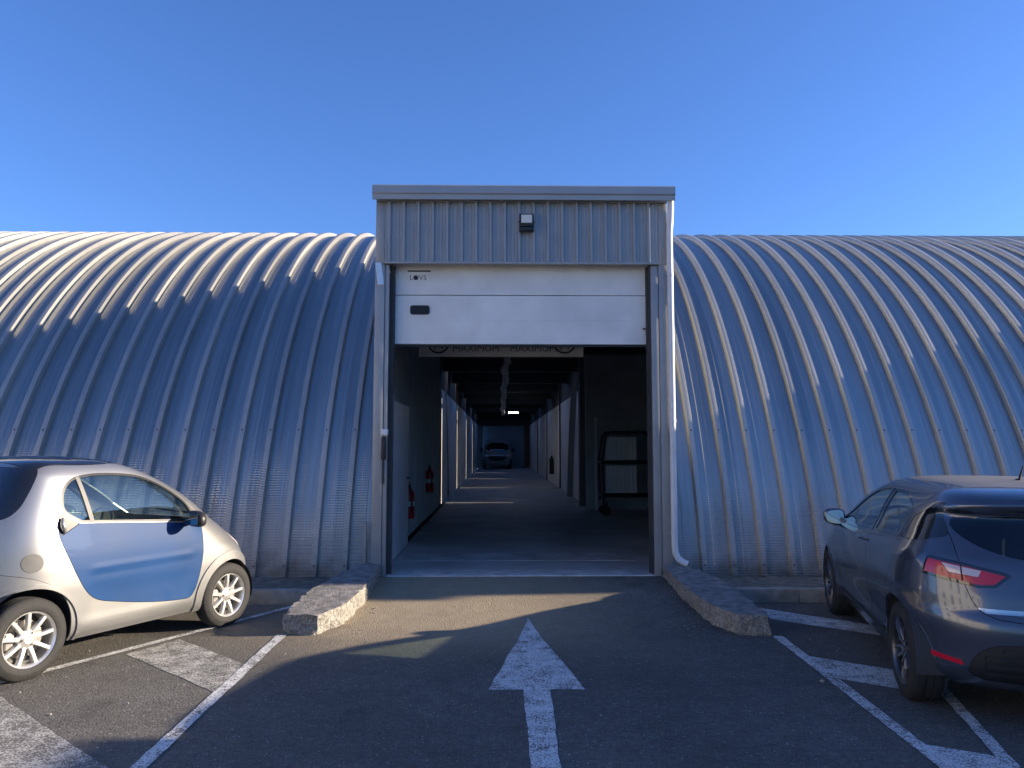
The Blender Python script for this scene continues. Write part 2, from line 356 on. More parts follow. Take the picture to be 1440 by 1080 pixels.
# ------------------------------------------------------------------ boolean tools for the car bodies
def boolean(mesh, bm_cut, op, own=False):
    me = bpy.data.meshes.new('tmp_cut'); bm_cut.to_mesh(me)
    lo = [min(v.co[i] for v in bm_cut.verts)-.01 for i in range(3)]; hi = [max(v.co[i] for v in bm_cut.verts)+.01 for i in range(3)]
    keep = None if own else bm_cut.copy(); bm_cut.free(); n0 = len(mesh.polygons)
    a = link(bpy.data.objects.new('tmp_a', mesh)); b = link(bpy.data.objects.new('tmp_b', me))
    md = a.modifiers.new('b', 'BOOLEAN'); md.operation = op; md.object = b; md.solver = 'EXACT'; md.use_self = own
    dg = bpy.context.evaluated_depsgraph_get(); dg.update()
    out = bpy.data.meshes.new_from_object(a.evaluated_get(dg), depsgraph=dg)
    bpy.data.objects.remove(a); bpy.data.objects.remove(b); bpy.data.meshes.remove(me)
    if keep is not None:      # the solver now and then loses the solid: check, and repeat with self-intersection handling
        bad = len(out.polygons) < .5*n0 and n0 > 3000 if op == 'DIFFERENCE' else (not len(out.polygons) or any(not (lo[i] <= v.co[i] <= hi[i]) for v in out.vertices for i in range(3)))
        if bad: return boolean(mesh, keep, op, True)
        keep.free()
    return out

def pchip(t, y, tt):
    t = np.asarray(t, float); y = np.asarray(y, float); h = np.diff(t); d = np.diff(y)/h
    m = np.zeros_like(y); m[0] = d[0]; m[-1] = d[-1]
    for i in range(1, len(y)-1):
        if d[i-1]*d[i] > 0:
            w1 = 2*h[i]+h[i-1]; w2 = h[i]+2*h[i-1]; m[i] = (w1+w2)/(w1/d[i-1]+w2/d[i])
    k = np.clip(np.searchsorted(t, tt)-1, 0, len(h)-1); s = (tt-t[k])/h[k]
    return ((1+2*s)*(1-s)**2)*y[k]+s*(1-s)**2*h[k]*m[k]+s*s*(3-2*s)*y[k+1]+s*s*(s-1)*h[k]*m[k+1]

class Body:
    """a car skin as a stack of plan outlines. rows: z, rear x, front x, half width, rear exponent, front exponent"""
    def __init__(self, rows, rows_n=64, half=72, bump=None):
        rows = np.array(rows, float)
        t = np.r_[0, np.cumsum(np.sqrt((np.diff(rows[:, :4], axis=0)**2).sum(1)))]; t /= t[-1]
        tt = np.linspace(0, 1, rows_n)
        Z, XR, XF, W, NR, NF = [pchip(t, rows[:, i], tt) for i in range(6)]
        G = []
        for z, xr, xf, w, nr, nf in zip(Z, XR, XF, W, NR, NF):
            u = np.sin(np.linspace(-math.pi/2, math.pi/2, 1200)); n = np.where(u > 0, nf, nr)
            y = w*np.maximum(0, 1-np.abs(u)**n)**(1/2.6); x = (xr+xf)/2+u*(xf-xr)/2
            if bump is not None: y = y*(1+bump(x, z))
            s = np.r_[0, np.cumsum(np.hypot(np.diff(x), np.diff(y)))]; q = np.linspace(0, s[-1], half)
            xs, ys = np.interp(q, s, x), np.interp(q, s, y)
            G.append(np.c_[np.r_[xs, xs[-2:0:-1]], np.r_[ys, -ys[-2:0:-1]], np.full(2*half-2, z)])
        self.G = np.array(G); g = self.G
        du = np.roll(g, -1, 1)-np.roll(g, 1, 1); dv = np.gradient(g, axis=0)
        n = np.cross(dv, du); n /= np.maximum(1e-9, np.linalg.norm(n, axis=2))[..., None]
        out = g-np.array([g[..., 0].mean(), 0, .6])
        if (n*out).sum() < 0: n = -n
        self.N = n
        r, c = g.shape[:2]
        vs = [Vector(p) for p in g.reshape(-1, 3)]; fs = []
        for i in range(r-1):
            for k in range(c): fs.append((i*c+k, i*c+(k+1) % c, (i+1)*c+(k+1) % c, (i+1)*c+k))
        vs.append(Vector(g[-1].mean(0))); self.vn = [Vector(q) for q in n.reshape(-1, 3)]+[Vector((0, 0, 1))]
        for k in range(c): fs.append(((r-1)*c+k, (r-1)*c+(k+1) % c, r*c))
        self.fs = fs; self.vs = vs; self.bvh = BVHTree.FromPolygons(vs, fs)

    def shell(self, o=0., i=-.012):
        g, n = self.G, self.N; r, c = g.shape[:2]; me = bpy.data.meshes.new('shell')
        V = np.concatenate([(g+n*o).reshape(-1, 3), (g+n*i).reshape(-1, 3), [g[-1].mean(0)+[0, 0, o]], [g[-1].mean(0)+[0, 0, i]]])
        F = []; k0 = r*c
        for a in range(r-1):
            for k in range(c):
                q = (a*c+k, a*c+(k+1) % c, (a+1)*c+(k+1) % c, (a+1)*c+k); F.append(q[::-1]); F.append(tuple(x+k0 for x in q))
        for k in range(c):
            a, b = (r-1)*c+k, (r-1)*c+(k+1) % c
            F.append((b, a, 2*k0)); F.append((a+k0, b+k0, 2*k0+1)); a, b = k, (k+1) % c; F.append((a, b, b+k0, a+k0))
        me.from_pydata([tuple(v) for v in V], [], F)
        bm = bmesh.new(); bm.from_mesh(me); bmesh.ops.recalc_face_normals(bm, faces=bm.faces); bm.to_mesh(me); bm.free()
        return me

    def finish(self, me):
        """give a cut mesh the smooth normals of the uncut skin"""
        me.shade_smooth(); nor = [None]*len(me.loops)
        for p in me.polygons:
            c = self.bvh.find_nearest(p.center)
            fi = c[2]
            def at(co):
                _, _, i, _ = self.bvh.find_nearest(co); f = self.fs[i]; w = [1/((self.vs[k]-co).length+1e-4) for k in f]
                return sum((self.vn[k]*a for k, a in zip(f, w)), Vector()).normalized()
            n0 = at(p.center); d = n0.dot(p.normal)
            for li in p.loop_indices:
                if abs(d) > .8:
                    n = at(me.vertices[me.loops[li].vertex_index].co); nor[li] = n if d > 0 else -n
                else: nor[li] = p.normal.copy()
        me.normals_split_custom_set([tuple(n) for n in nor])
        return me

    def part(self, cut, o=0., i=-.012, hole=None):
        me = boolean(self.shell(o, i), cut, 'INTERSECT')
        if hole is not None: me = boolean(me, hole, 'DIFFERENCE')
        return self.finish(me)

def cyl_y(x, z, r, y0, y1, seg=48):
    return prism([(x+r*math.cos(2*math.pi*k/seg), z+r*math.sin(2*math.pi*k/seg)) for k in range(seg)], 'y', y0, y1)

def ring_prism(cx, cz, r0, r1, a0, a1, y0, y1, seg=30):
    A = [a0+(a1-a0)*k/seg for k in range(seg+1)]
    return prism([(cx+r1*math.cos(a), cz+r1*math.sin(a)) for a in A]+[(cx+r0*math.cos(a), cz+r0*math.sin(a)) for a in A[::-1]], 'y', y0, y1)

def join_bm(*bms):
    out = bmesh.new()
    for b in bms:
        me = bpy.data.meshes.new('t'); b.to_mesh(me); b.free(); out.from_mesh(me); bpy.data.meshes.remove(me)
    return out

def wheel(parent, x, y, r, w, rimr, side, style, steer=0):
    """tyre with rim and brake disc as its children; side=+1 when the outer face looks to +y"""
    Rm = Matrix.Rotation(R(-90) if side > 0 else R(90), 4, 'X')   # local z -> outwards
    bm = bmesh.new(); h = w/2
    lathe(bm, [(rimr-.005, -h*.9), (rimr+.01, -h*.98), (rimr+.03, -h), (r-.05, -h*.98), (r-.018, -h*.88), (r-.004, -h*.7), (r, -h*.3), (r, -h*.27), (r-.006, -h*.25), (r-.006, -h*.20), (r, -h*.18),
               (r, h*.18), (r-.006, h*.20), (r-.006, h*.25), (r, h*.27), (r-.002, h*.55), (r-.004, h*.7), (r-.018, h*.88), (r-.045, h*.97), (r-.05, h*1.0), (r-.056, h*1.0), (rimr+.032, h*1.0), (rimr+.012, h*.99), (rimr+.002, h*.93), (rimr-.005, h*.86)], 56, Rm)
    bmesh.ops.recalc_face_normals(bm, faces=bm.faces)
    t = obj('wheel', bm, M['rubber'], parent, (x, y, r-.006), (0, 0, steer), smooth=40)
    mat_rim = M['alloy'] if style == 'nine' else M['alloy_dark']
    bm = bmesh.new()
    lathe(bm, [(rimr-.016, -h*.8), (rimr-.016, h*.72), (rimr-.012, h*.84), (rimr-.001, h*.93), (rimr-.001, h*.86), (rimr-.002, -h*.8), (rimr-.016, -h*.8)], 56, Rm)
    lathe(bm, [(0, h*.80), (.030, h*.79), (.036, h*.74), (.052, h*.72), (.066, h*.62), (.07, h*.3), (0, h*.3)], 28, Rm)
    def spoke(a0, r0, r1, w0, w1, a1=None, d0=.66, d1=.80):
        a1 = a0 if a1 is None else a1
        p = [Vector((r0*math.cos(a0), r0*math.sin(a0), h*d0)), Vector((r1*math.cos(a1), r1*math.sin(a1), h*d1))]
        d = (p[1]-p[0]).normalized(); s = d.cross(Vector((0, 0, 1))).normalized()
        ring = []
        for q, ww in ((p[0], w0), ((p[0]+p[1])/2+Vector((0, 0, .006)), (w0+w1)/2*.92), (p[1], w1)):
            ring.append([bm.verts.new(Rm @ (q+v)) for v in (s*ww/2+Vector((0, 0, -.03)), s*ww/2*.9+Vector((0, 0, -.004)), s*ww*.32, -s*ww*.32, -s*ww/2*.9+Vector((0, 0, -.004)), -s*ww/2+Vector((0, 0, -.03)))])
        for a, b in zip(ring, ring[1:]):
            for k in range(6): bm.faces.new((a[k], a[(k+1) % 6], b[(k+1) % 6], b[k]))
        bm.faces.new(ring[0]); bm.faces.new(ring[-1][::-1])
    ph = R(90)
    if style == 'nine':
        for k in range(9): spoke(ph+2*math.pi*k/9, .045, rimr-.012, .034, .030)
    else:
        for k in range(5):
            a = ph+2*math.pi*k/5
            spoke(a-.30, .05, rimr*.56, .026, .02, a-.27); spoke(a+.30, .05, rimr*.56, .026, .02, a+.27)
            spoke(a-.27, rimr*.53, rimr-.012, .02, .024, a-.13, .74, .82); spoke(a+.27, rimr*.53, rimr-.012, .02, .024, a+.13, .74, .82)
    nb = len(bm.faces)
    for k in range(3 if style == 'nine' else 5):
        a = R(60)+2*math.pi*k/(3 if style == 'nine' else 5)
        lathe(bm, [(.0085, h*.5), (.0085, h*.755), (0, h*.755)], 10, Rm @ Matrix.Translation((.047*math.cos(a), .047*math.sin(a), 0)))
    bm.faces.ensure_lookup_table()
    for f in bm.faces[nb:]: f.material_index = 1
    bmesh.ops.recalc_face_normals(bm, faces=bm.faces)
    rim = obj('rim', bm, [mat_rim, M['black']], t, smooth=35)
    if style != 'nine':      # machined outer faces of the spokes
        rim.data.materials.append(M['alloy_cut'])
        ax = Vector((0, side, 0))
        for p in rim.data.polygons:
            if p.normal.dot(ax) > .9 and abs(p.center.y) > h*.6: p.material_index = 2
    bm = bmesh.new()
    lathe(bm, [(.05, h*.15), (rimr*.68, h*.15), (rimr*.68, h*.05), (.05, h*.05)], 32, Rm)
    box(bm, -rimr*.72, -rimr*.35, min(0, side*h*.3), max(0, side*h*.3), -.06, .06, .01)
    obj('brake_disc', bm, M['disc'], t)
    bm = bmesh.new(); lathe(bm, [(0, -h*.55), (rimr-.017, -h*.55)], 32, Rm)
    obj('hub_back', bm, M['black'], t)
    return t

def seat(parent, x, y, zb, mat, head=True):
    bm = bmesh.new()
    box(bm, x-.25, x+.25, y-.24, y+.24, zb, zb+.16, .05)
    r = bmesh.new(); box(r, -.06, .06, -.22, .22, 0, .60, .05)
    bmesh.ops.transform(r, matrix=Matrix.Translation((x-.24, y, zb+.12)) @ Matrix.Rotation(R(-14), 4, 'Y'), verts=r.verts)
    if head:
        box(r, x-.46, x-.37, y-.13, y+.13, zb+.73, zb+.90, .035)
        tube(r, [(x-.40, y-.06, zb+.6), (x-.41, y-.06, zb+.76)], .008, 6); tube(r, [(x-.40, y+.06, zb+.6), (x-.41, y+.06, zb+.76)], .008, 6)
    obj('seat', join_bm(bm, r), mat, parent, smooth=50)

def steering(parent, x, y, z, mat):
    bm = bmesh.new(); Mx = Matrix.Translation((x, y, z)) @ Matrix.Rotation(R(-65), 4, 'Y')
    pts = [Mx @ Vector((.18*math.cos(a), .18*math.sin(a), 0)) for a in [2*math.pi*k/28 for k in range(29)]]
    tube(bm, pts, .014, 8)
    for a in (0, math.pi, -math.pi/2): tube(bm, [Mx @ Vector((.18*math.cos(a+math.pi/2), .18*math.sin(a+math.pi/2), 0)), Mx @ Vector((0, 0, -.03))], .014, 6)
    tube(bm, [Mx @ Vector((0, 0, -.02)), Mx @ Vector((0, 0, -.3))], .03, 8)
    obj('steering_wheel', bm, mat, parent, smooth=60)

# ------------------------------------------------------------------ small silver and blue city car
def sub(body, cutter): return boolean(body, cutter, 'DIFFERENCE')

def gauss(v, c, s): return np.exp(-((v-c)/s)**2)

def microcar():
    t = thing('microcar', 'small two-seat car in silver with a blue door, parked at the left', 'car', (-3.50, 6.672, 0), R(63.4))
    rows = [(.20, -1.12, 1.22, .665, 7, 8), (.25, -1.19, 1.29, .705, 7, 9), (.33, -1.22, 1.315, .725, 7, 9), (.42, -1.23, 1.325, .737, 7, 9), (.52, -1.225, 1.325, .745, 7, 8),
            (.62, -1.215, 1.305, .75, 7, 7), (.71, -1.205, 1.265, .75, 7, 6), (.79, -1.195, 1.195, .746, 7, 5), (.87, -1.185, 1.09, .738, 7, 5), (.95, -1.17, .975, .727, 7, 5),
            (1.05, -1.14, .82, .712, 7, 6), (1.15, -1.10, .67, .694, 7, 7), (1.25, -1.05, .51, .67, 7, 7), (1.34, -1.0, .335, .642, 7, 7), (1.41, -.955, .175, .612, 7, 7),
            (1.465, -.91, .02, .57, 6, 7), (1.505, -.85, -.13, .50, 6, 6), (1.53, -.76, -.27, .38, 5, 5), (1.542, -.66, -.38, .22, 4, 4), (1.546, -.58, -.46, .08, 3, 3)]
    def bump(x, z):
        f = np.clip((x+.52)/.08, 0, 1)*np.clip((.5-x)/.08, 0, 1)
        return f*(.009*math.exp(-((z-.705)/.016)**2)-.004*math.exp(-((z-.665)/.03)**2)-.010*math.exp(-((z-.5)/.12)**2)) + .012*math.exp(-((z-.30)/.05)**2)*np.clip((x+.6)/.1, 0, 1)*np.clip((.55-x)/.1, 0, 1)
    B = Body(rows, 110, 84, bump)
    win = [(-.555, 1.062), (-.66, 1.125), (-.69, 1.17), (-.69, 1.24), (-.665, 1.31), (-.615, 1.362), (-.54, 1.392), (-.37, 1.408), (-.14, 1.398), (0, 1.372), (.15, 1.312), (.30, 1.225), (.425, 1.125), (.505, .985)]
    win = spline(win, (0, 13), 3)
    door = [(-.72, 1.075), (-.735, 1.02), (-.725, .95), (-.67, .82), (-.59, .66), (-.52, .55), (-.43, .475), (-.3, .435), (.08, .362), (.40, .33), (.47, .345), (.515, .42), (.553, .58), (.578, .77), (.574, .955), (.50, .972), (-.56, 1.052)]
    door = spline(door, (0, 14, 15, 16), 3)
    tri = [(.445, 1.115), (.665, .952), (.585, .957), (.52, .975)]
    handle = [(-.728, 1.125), (-.735, 1.04), (-.72, .985), (-.70, .975), (-.575, 1.045), (-.575, 1.055), (-.69, 1.118)]
    roof = spline([(-.86, -.535), (-.50, -.555), (-.18, -.525), (-.06, -.40), (-.03, 0), (-.06, .40), (-.18, .525), (-.50, .555), (-.86, .535)], (0, 8), 3)
    rear = [(-.80, 1.452), (-.90, 1.27), (-.955, 1.18), (-1.02, 1.115), (-1.09, 1.092), (-1.5, 1.088), (-1.5, 1.47), (-.82, 1.47)]
    rear = spline(rear, (0, 5, 6, 7), 3)
    shield = smooth_poly([(-.56, .99), (-.52, 1.36), (-.44, 1.42), (.44, 1.42), (.52, 1.36), (.56, .99), (.45, .955), (-.45, .955)], 1)
    rfen = [(-1.6, .745), (-1.10, .74), (-.99, .718), (-.87, .68), (-.77, .625), (-.69, .545), (-.635, .445), (-.61, .34), (-.60, .17), (-1.6, .17)]
    rfen = spline(rfen, (0, 8, 9), 3)
    m = B.shell()
    for c in (prism(win, 'y', -2, 2), prism(roof, 'z', 1.40, 2), prism(rear, 'y', -2, 2), prism(shield, 'x', .05, 2), prism(door, 'y', -2, 2), prism(tri, 'y', -2, 2), prism(handle, 'y', -2, 2),
              cyl_y(.906, .285, .318, -2, 2), prism(rfen, 'y', -2, 2)): m = sub(m, c)
    body = obj('body', B.finish(m), M['silver'], t)
    for s, lo, hi in ((-1, -2, -.2), (1, .2, 2)):
        d = obj('door', B.part(prism(inset(door, .004), 'y', lo, hi), .001, -.014, prism(handle, 'y', lo, hi)), M['blue'], t)
        d['label'] = 'blue door'
        w = obj('side_window', B.part(prism(inset(win, .006), 'y', lo, hi), -.003, -.006), M['glass'], t)
        obj('window_seal', B.part(prism(inset(win, -.007), 'y', lo, hi), .003, -.016, prism(inset(win, .010), 'y', lo, hi)), M['black'], t)
        obj('window_pillar', B.part(prism([(-.565, 1.392), (-.535, 1.40), (-.452, 1.058), (-.487, 1.058)], 'y', lo, hi), .0035, -.010), M['grey_plastic'], t)
        obj('mirror_base', B.part(prism(inset(tri, .003), 'y', lo, hi), .002, -.012), M['grey_plastic'], t)
        hp = obj('handle_recess', B.part(prism(inset(handle, .003), 'y', lo, hi), -.004, -.014), M['black'], t)
        bm = bmesh.new(); tube(bm, [(-.705, s*.712, 1.10), (-.712, s*.727, 1.075), (-.712, s*.735, 1.045), (-.70, s*.735, 1.01), (-.69, s*.722, .99)], [.008, .013, .015, .013, .008], 8)
        obj('door_handle', bm, M['silver'], hp, smooth=60)
        obj('rear_fender', B.part(prism(inset(rfen, .003), 'y', lo, hi), .006, -.014, cyl_y(-.906, .285, .345, -2, 2)), M['fender'], t)
        for n, (cx, r0, r1, a0, a1, o) in {'front': (.906, .316, .392, R(-14), R(196), .013), 'rear': (-.906, .338, .366, R(-14), R(192), .013)}.items():
            obj('wheel_arch_trim', B.part(ring_prism(cx, .285, r0, r1, a0, a1, lo, hi), o, -.016), M['fender'], t)
        obj('air_vent', B.part(cyl_y(-.905, .80, .066, lo, hi, 24), .003, -.004), M['grey_plastic'], t)
        # mirror: rounded shell on a short foot
        bm = bmesh.new(); bmesh.ops.create_uvsphere(bm, u_segments=24, v_segments=14, radius=1)
        for v in bm.verts:
            x, y, z = v.co; f = lambda q, e: math.copysign(abs(q)**e, q)
            v.co = (.375+.052*f(x, .7)-.02*y*s*s, s*(.862+.118*f(y, .75)), 1.012+.066*f(z, .75)+.01*(y*s))
        tube(bm, [(.47, s*.70, .985), (.44, s*.76, .985), (.40, s*.80, .99)], [.03, .028, .03], 10)
        mm = obj('wing_mirror', bm, M['black'], t, smooth=50)
        bm = bxm(.318, .324, s*.79-.0, s*.94, .965, 1.06, .002); obj('mirror_glass', bm, M['mirror'], mm)
        for z_, r_ in ((.98, .052), (.86, .052), (.74, .048)):
            obj('tail_light', B.part(prism([(s*(.44+r_*math.cos(2*math.pi*k/20)), z_+r_*math.sin(2*math.pi*k/20)) for k in range(20)], 'x', -2, -.9), .006, -.004), M['redlens'], t)
        obj('headlight', B.part(prism([(s*(.47+.10*math.cos(2*math.pi*k/24)), .73+.085*math.sin(2*math.pi*k/24)) for k in range(24)], 'x', .8, 2), .004, -.004), M['clearlens'], t)
    obj('windscreen', B.part(prism(inset(shield, .004), 'x', .05, 2), -.002, -.007), M['glass'], t)
    obj('rear_window', B.part(prism(inset(rear, .004), 'y', -2, 2), .001, -.006), M['blackglass'], t)
    obj('roof_panel', B.part(prism(inset(roof, .004), 'z', 1.40, 2), .002, -.006), M['blackglass'], t)
    # seam between tailgate and rear quarter
    for s in (-1, 1):
        q = [(-1.105, z) for z in (1.085, 1.02, .95, .88, .81, .745)]; pp = []
        for x, z in q:
            hit = B.bvh.ray_cast(Vector((x, s*3, z)), Vector((0, -s, 0)))[0]
            pp.append((x, hit.y, z))
        obj('tailgate_seam', tube(bmesh.new(), pp, .003, 6), M['black'], t)
    bm = bmesh.new(); tube(bm, [(.955, -.30, .965), (.93, -.1, 1.0), (.90, .25, 1.02)], .01, 6); box(bm, .93, .99, -.34, -.26, .945, .985, .01); obj('wiper', bm, M['black'], t)
    # floor, dash, seats
    bm = bmesh.new(); box(bm, -.55, .56, -.66, .66, .20, .34, .03); box(bm, -1.1, -.5, -.60, .60, .62, .78, .04); box(bm, .56, 1.0, -.55, .55, .25, .80, .05); box(bm, .45, .80, -.62, .62, .74, .93, .06)
    box(bm, -1.15, 1.15, -.48, .48, .19, .30)
    obj('cabin_floor', bm, M['interior'], t, smooth=50)
    for sy in (-.33, .33): seat(t, -.14, sy, .36, M['seat'])
    steering(t, .33, .33, .90, M['black'])
    for cx in (.906, -.906):
        for s in (-1, 1):
            bm = bmesh.new(); rr = .317 if cx > 0 else .344; A = [R(-12)+R(204)*k/24 for k in range(25)]
            a = [[bm.verts.new((cx+rr*math.cos(q), s*yy, .285+rr*math.sin(q))) for q in A] for yy in (.69, .42)]
            for k in range(24): bm.faces.new((a[0][k], a[0][k+1], a[1][k+1], a[1][k]))
            bm.faces.new(a[1])
            obj('wheel_housing', bm, M['interior'], t)
            w = .155 if cx > 0 else .185
            wheel(t, cx, s*(.722-w/2), .284, w, .192, s, 'nine')
    return t

def hatchback():
    t = thing('hatchback', 'dark grey five-door hatchback parked nose to the wall at the right', 'car', (3.75, 6.17, 0), R(76.25))
    rows = [(.19, -1.74, 1.98, .765, 10, 6), (.24, -1.84, 2.08, .80, 10, 6), (.32, -1.90, 2.125, .825, 10, 5.5), (.42, -1.918, 2.14, .84, 9, 5.2), (.52, -1.92, 2.135, .852, 9, 5), (.60, -1.912, 2.115, .858, 9, 5),
            (.66, -1.885, 2.08, .861, 9, 5), (.73, -1.872, 2.02, .862, 9, 5), (.79, -1.858, 1.91, .86, 9, 5), (.85, -1.842, 1.70, .856, 9, 6), (.90, -1.828, 1.47, .846, 9, 8), (.95, -1.81, 1.24, .825, 9, 9),
            (1.0, -1.785, 1.09, .795, 9, 9), (1.08, -1.745, .93, .755, 9, 9), (1.16, -1.70, .775, .72, 9, 9), (1.215, -1.68, .66, .694, 9, 9), (1.245, -1.692, .595, .678, 9, 9), (1.275, -1.715, .525, .66, 9, 9), (1.30, -1.722, .465, .644, 9, 8),
            (1.33, -1.71, .385, .622, 8, 8), (1.365, -1.66, .28, .592, 8, 8), (1.395, -1.57, .18, .548, 8, 8), (1.418, -1.44, .08, .485, 7, 7), (1.434, -1.28, -.02, .40, 6, 6), (1.443, -1.05, -.14, .28, 5, 5), (1.447, -.82, -.28, .14, 3, 4), (1.448, -.62, -.42, .04, 3, 3)]
    def bump(x, z):
        b = .034*np.exp(-((x+1.42)/.42)**2)*math.exp(-((z-.70)/.22)**2) + .02*np.exp(-((x-1.35)/.4)**2)*math.exp(-((z-.66)/.18)**2)
        side = np.clip((x+1.0)/.15, 0, 1)*np.clip((.85-x)/.15, 0, 1)
        return b - side*.022*math.exp(-((z-.47)/.10)**2) + side*.014*math.exp(-((z-.34)/.045)**2)
    zc = lambda z: z if z < 1 else 1+(z-1)*.885
    rows = [(zc(r[0]),)+tuple(r[1:]) for r in rows]
    B = Body(rows, 120, 96, bump)
    fwin = [(.66, .975), (.40, 1.13), (.16, 1.25), (.0, 1.31), (-.14, 1.338), (-.30, 1.345), (-.385, 1.335), (-.43, .985)]
    rwin = [(-.50, .99), (-.465, 1.338), (-.70, 1.333), (-.92, 1.305), (-1.08, 1.262), (-1.19, 1.20), (-1.13, 1.02)]
    quar = [(-1.17, 1.02), (-1.235, 1.185), (-1.40, 1.258), (-1.60, 1.262), (-1.66, 1.24), (-1.645, 1.14), (-1.60, 1.075), (-1.50, 1.04), (-1.36, 1.02)]
    pil = [(-.395, 1.335), (-.455, 1.338), (-.49, .985), (-.44, .985)]
    fdoor = [(.80, .93), (.83, .70), (.78, .42), (.72, .33), (.60, .30), (-.435, .29), (-.455, .60), (-.44, .962), (.66, .948)]
    rdoor = [(-.455, .962), (-.47, .60), (-.45, .29), (-.80, .29), (-.90, .36), (-.97, .52), (-1.07, .66), (-1.20, .80), (-1.27, .93), (-1.22, 1.0), (-1.15, 1.0)]
    shield = smooth_poly([(-.66, 1.0), (-.585, 1.33), (-.5, 1.375), (.5, 1.375), (.585, 1.33), (.66, 1.0), (.5, .965), (-.5, .965)], 1)
    hglass = smooth_poly([(-.56, 1.225), (-.605, 1.17), (-.585, 1.11), (-.50, 1.03), (-.36, .972), (-.2, .95), (.2, .95), (.36, .972), (.50, 1.03), (.585, 1.11), (.605, 1.17), (.56, 1.225)], 1)
    half = [(0, .608), (.32, .612), (.45, .625), (.525, .655), (.565, .72), (.588, .80), (.605, .96), (.615, 1.10), (.62, 1.238)]
    gate = [(-a, b) for a, b in half[:0:-1]]+half
    lamp = [(.99, .975), (.74, .955), (.58, .93), (.385, .885), (.355, .87), (.44, .80), (.52, .792), (.74, .835), (.95, .875)]
    grille = smooth_poly([(-.60, .30), (-.585, .38), (-.53, .455), (-.43, .492), (0, .50), (.43, .492), (.53, .455), (.585, .38), (.60, .30), (.5, .262), (-.5, .262)], 1)
    refl = [(.80, .40), (.63, .372), (.62, .345), (.78, .365)]
    fwin, rwin, quar, pil, shield, hglass, gate = [[(a, zc(b)) for a, b in q] for q in (fwin, rwin, quar, pil, shield, hglass, gate)]
    m = B.shell()
    for c in [prism(p, 'y', -2, 2) for p in (fwin, rwin, quar, pil, fdoor, rdoor)]+[prism(shield, 'x', .1, 2), prism(gate, 'x', -3, -1.2), prism(lamp, 'x', -3, -1.60), prism([(-a, b) for a, b in lamp], 'x', -3, -1.60), prism(grille, 'x', -3, -1.5),
              cyl_y(1.295, .31, .352, -2, 2), cyl_y(-1.295, .31, .352, -2, 2)]: m = sub(m, c)
    obj('body', B.finish(m), M['graphite'], t)
    g = boolean(boolean(B.shell(0, -.012), prism(inset(gate, .004), 'x', -3, -1.2), 'INTERSECT', True), prism(hglass, 'x', -3, -1.2), 'DIFFERENCE', True)
    for s in (1, -1): g = boolean(g, prism([(s*a, b) for a, b in lamp], 'x', -3, -1.6), 'DIFFERENCE', True)
    gate_o = obj('tailgate', B.finish(g), M['graphite'], t)
    obj('rear_window', B.part(prism(inset(hglass, .003), 'x', -3, -1.2), -.001, -.005), M['dglass'], gate_o)
    strip = [(-.50, .655), (.50, .655), (.535, .675), (.54, .682), (-.54, .682), (-.535, .675)]
    obj('chrome_strip', B.part(prism(strip, 'x', -3, -1.5), .008, -.004), M['chrome'], gate_o)
    gp = obj('bumper_grille', B.part(prism(inset(grille, .003), 'x', -3, -1.5), -.004, -.014), M['black'], t)
    for z in (.315, .36, .405, .45):
        wz = .52 if z < .42 else .44
        obj('slat', B.part(prism([(-wz, z-.011), (wz, z-.011), (wz, z+.011), (-wz, z+.011)], 'x', -3, -1.5), .008, -.008), M['black'], gp)
    for s in (1, -1):
        lm = [(s*a, b) for a, b in lamp]
        inner = [(s*a, b) for a, b in [(.3, .7), (.594, .7), (.594, 1.0), (.3, 1.0)]]; outer = [(s*a, b) for a, b in [(.602, .7), (1.2, .7), (1.2, 1.1), (.602, 1.1)]]
        white = [(s*a, b) for a, b in [(.69, .925), (.50, .892), (.52, .852), (.66, .868)]]
        ls = inset(lm, .018)
        for nm, cut in (('tail_light', outer), ('tail_light', inner)):
            me = boolean(B.shell(.007, -.01), prism(ls, 'x', -3, -1.62), 'INTERSECT'); me = boolean(me, prism(cut, 'x', -3, -1), 'INTERSECT', True)
            me = boolean(me, prism(white, 'x', -3, -1), 'DIFFERENCE', True)
            lo_ = obj(nm, B.finish(me), M['redlens'], t if cut is outer else gate_o)
            me = boolean(B.shell(.006, -.01), prism(inset(white, .002), 'x', -3, -1.62), 'INTERSECT'); me = boolean(me, prism(cut, 'x', -3, -1), 'INTERSECT')
            obj('reversing_lens', B.finish(me), M['clearlens'], lo_)
        obj('lamp_bezel', B.part(prism(inset(lm, .002), 'x', -3, -1.60), .001, -.012, prism(inset(lm, .02), 'x', -3, -1)), M['blackglass'], t)
        obj('reflector', B.part(prism([(s*a, b) for a, b in refl], 'x', -3, -1.4), .006, -.004), M['redlens'], t)
        lo, hi = (.2, 2) if s > 0 else (-2, -.2)
        for w in (fwin, rwin):
            obj('side_window', B.part(prism(inset(w, .006), 'y', lo, hi), -.003, -.006), M['glass'], t)
            obj('window_seal', B.part(prism(inset(w, -.006), 'y', lo, hi), .002, -.014, prism(inset(w, .014), 'y', lo, hi)), M['blackglass'], t)
        obj('door_pillar_trim', B.part(prism(inset(pil, .002), 'y', lo, hi), -.002, -.012), M['blackglass'], t)
        obj('quarter_trim', B.part(prism(inset(quar, .003), 'y', lo, hi), -.002, -.012), M['blackglass'], t)
        d = obj('front_door', B.part(prism(inset(fdoor, .0035), 'y', lo, hi), 0, -.012, prism(fwin, 'y', -2, 2)), M['graphite'], t)
        obj('sail_trim', B.part(prism([(.80, .925), (.50, .945), (.47, 1.05), (.56, 1.03), (.70, .985)], 'y', lo, hi), .0025, -.004, prism(inset(fwin, -.008), 'y', lo, hi)), M['black'], t)
        yh = .868
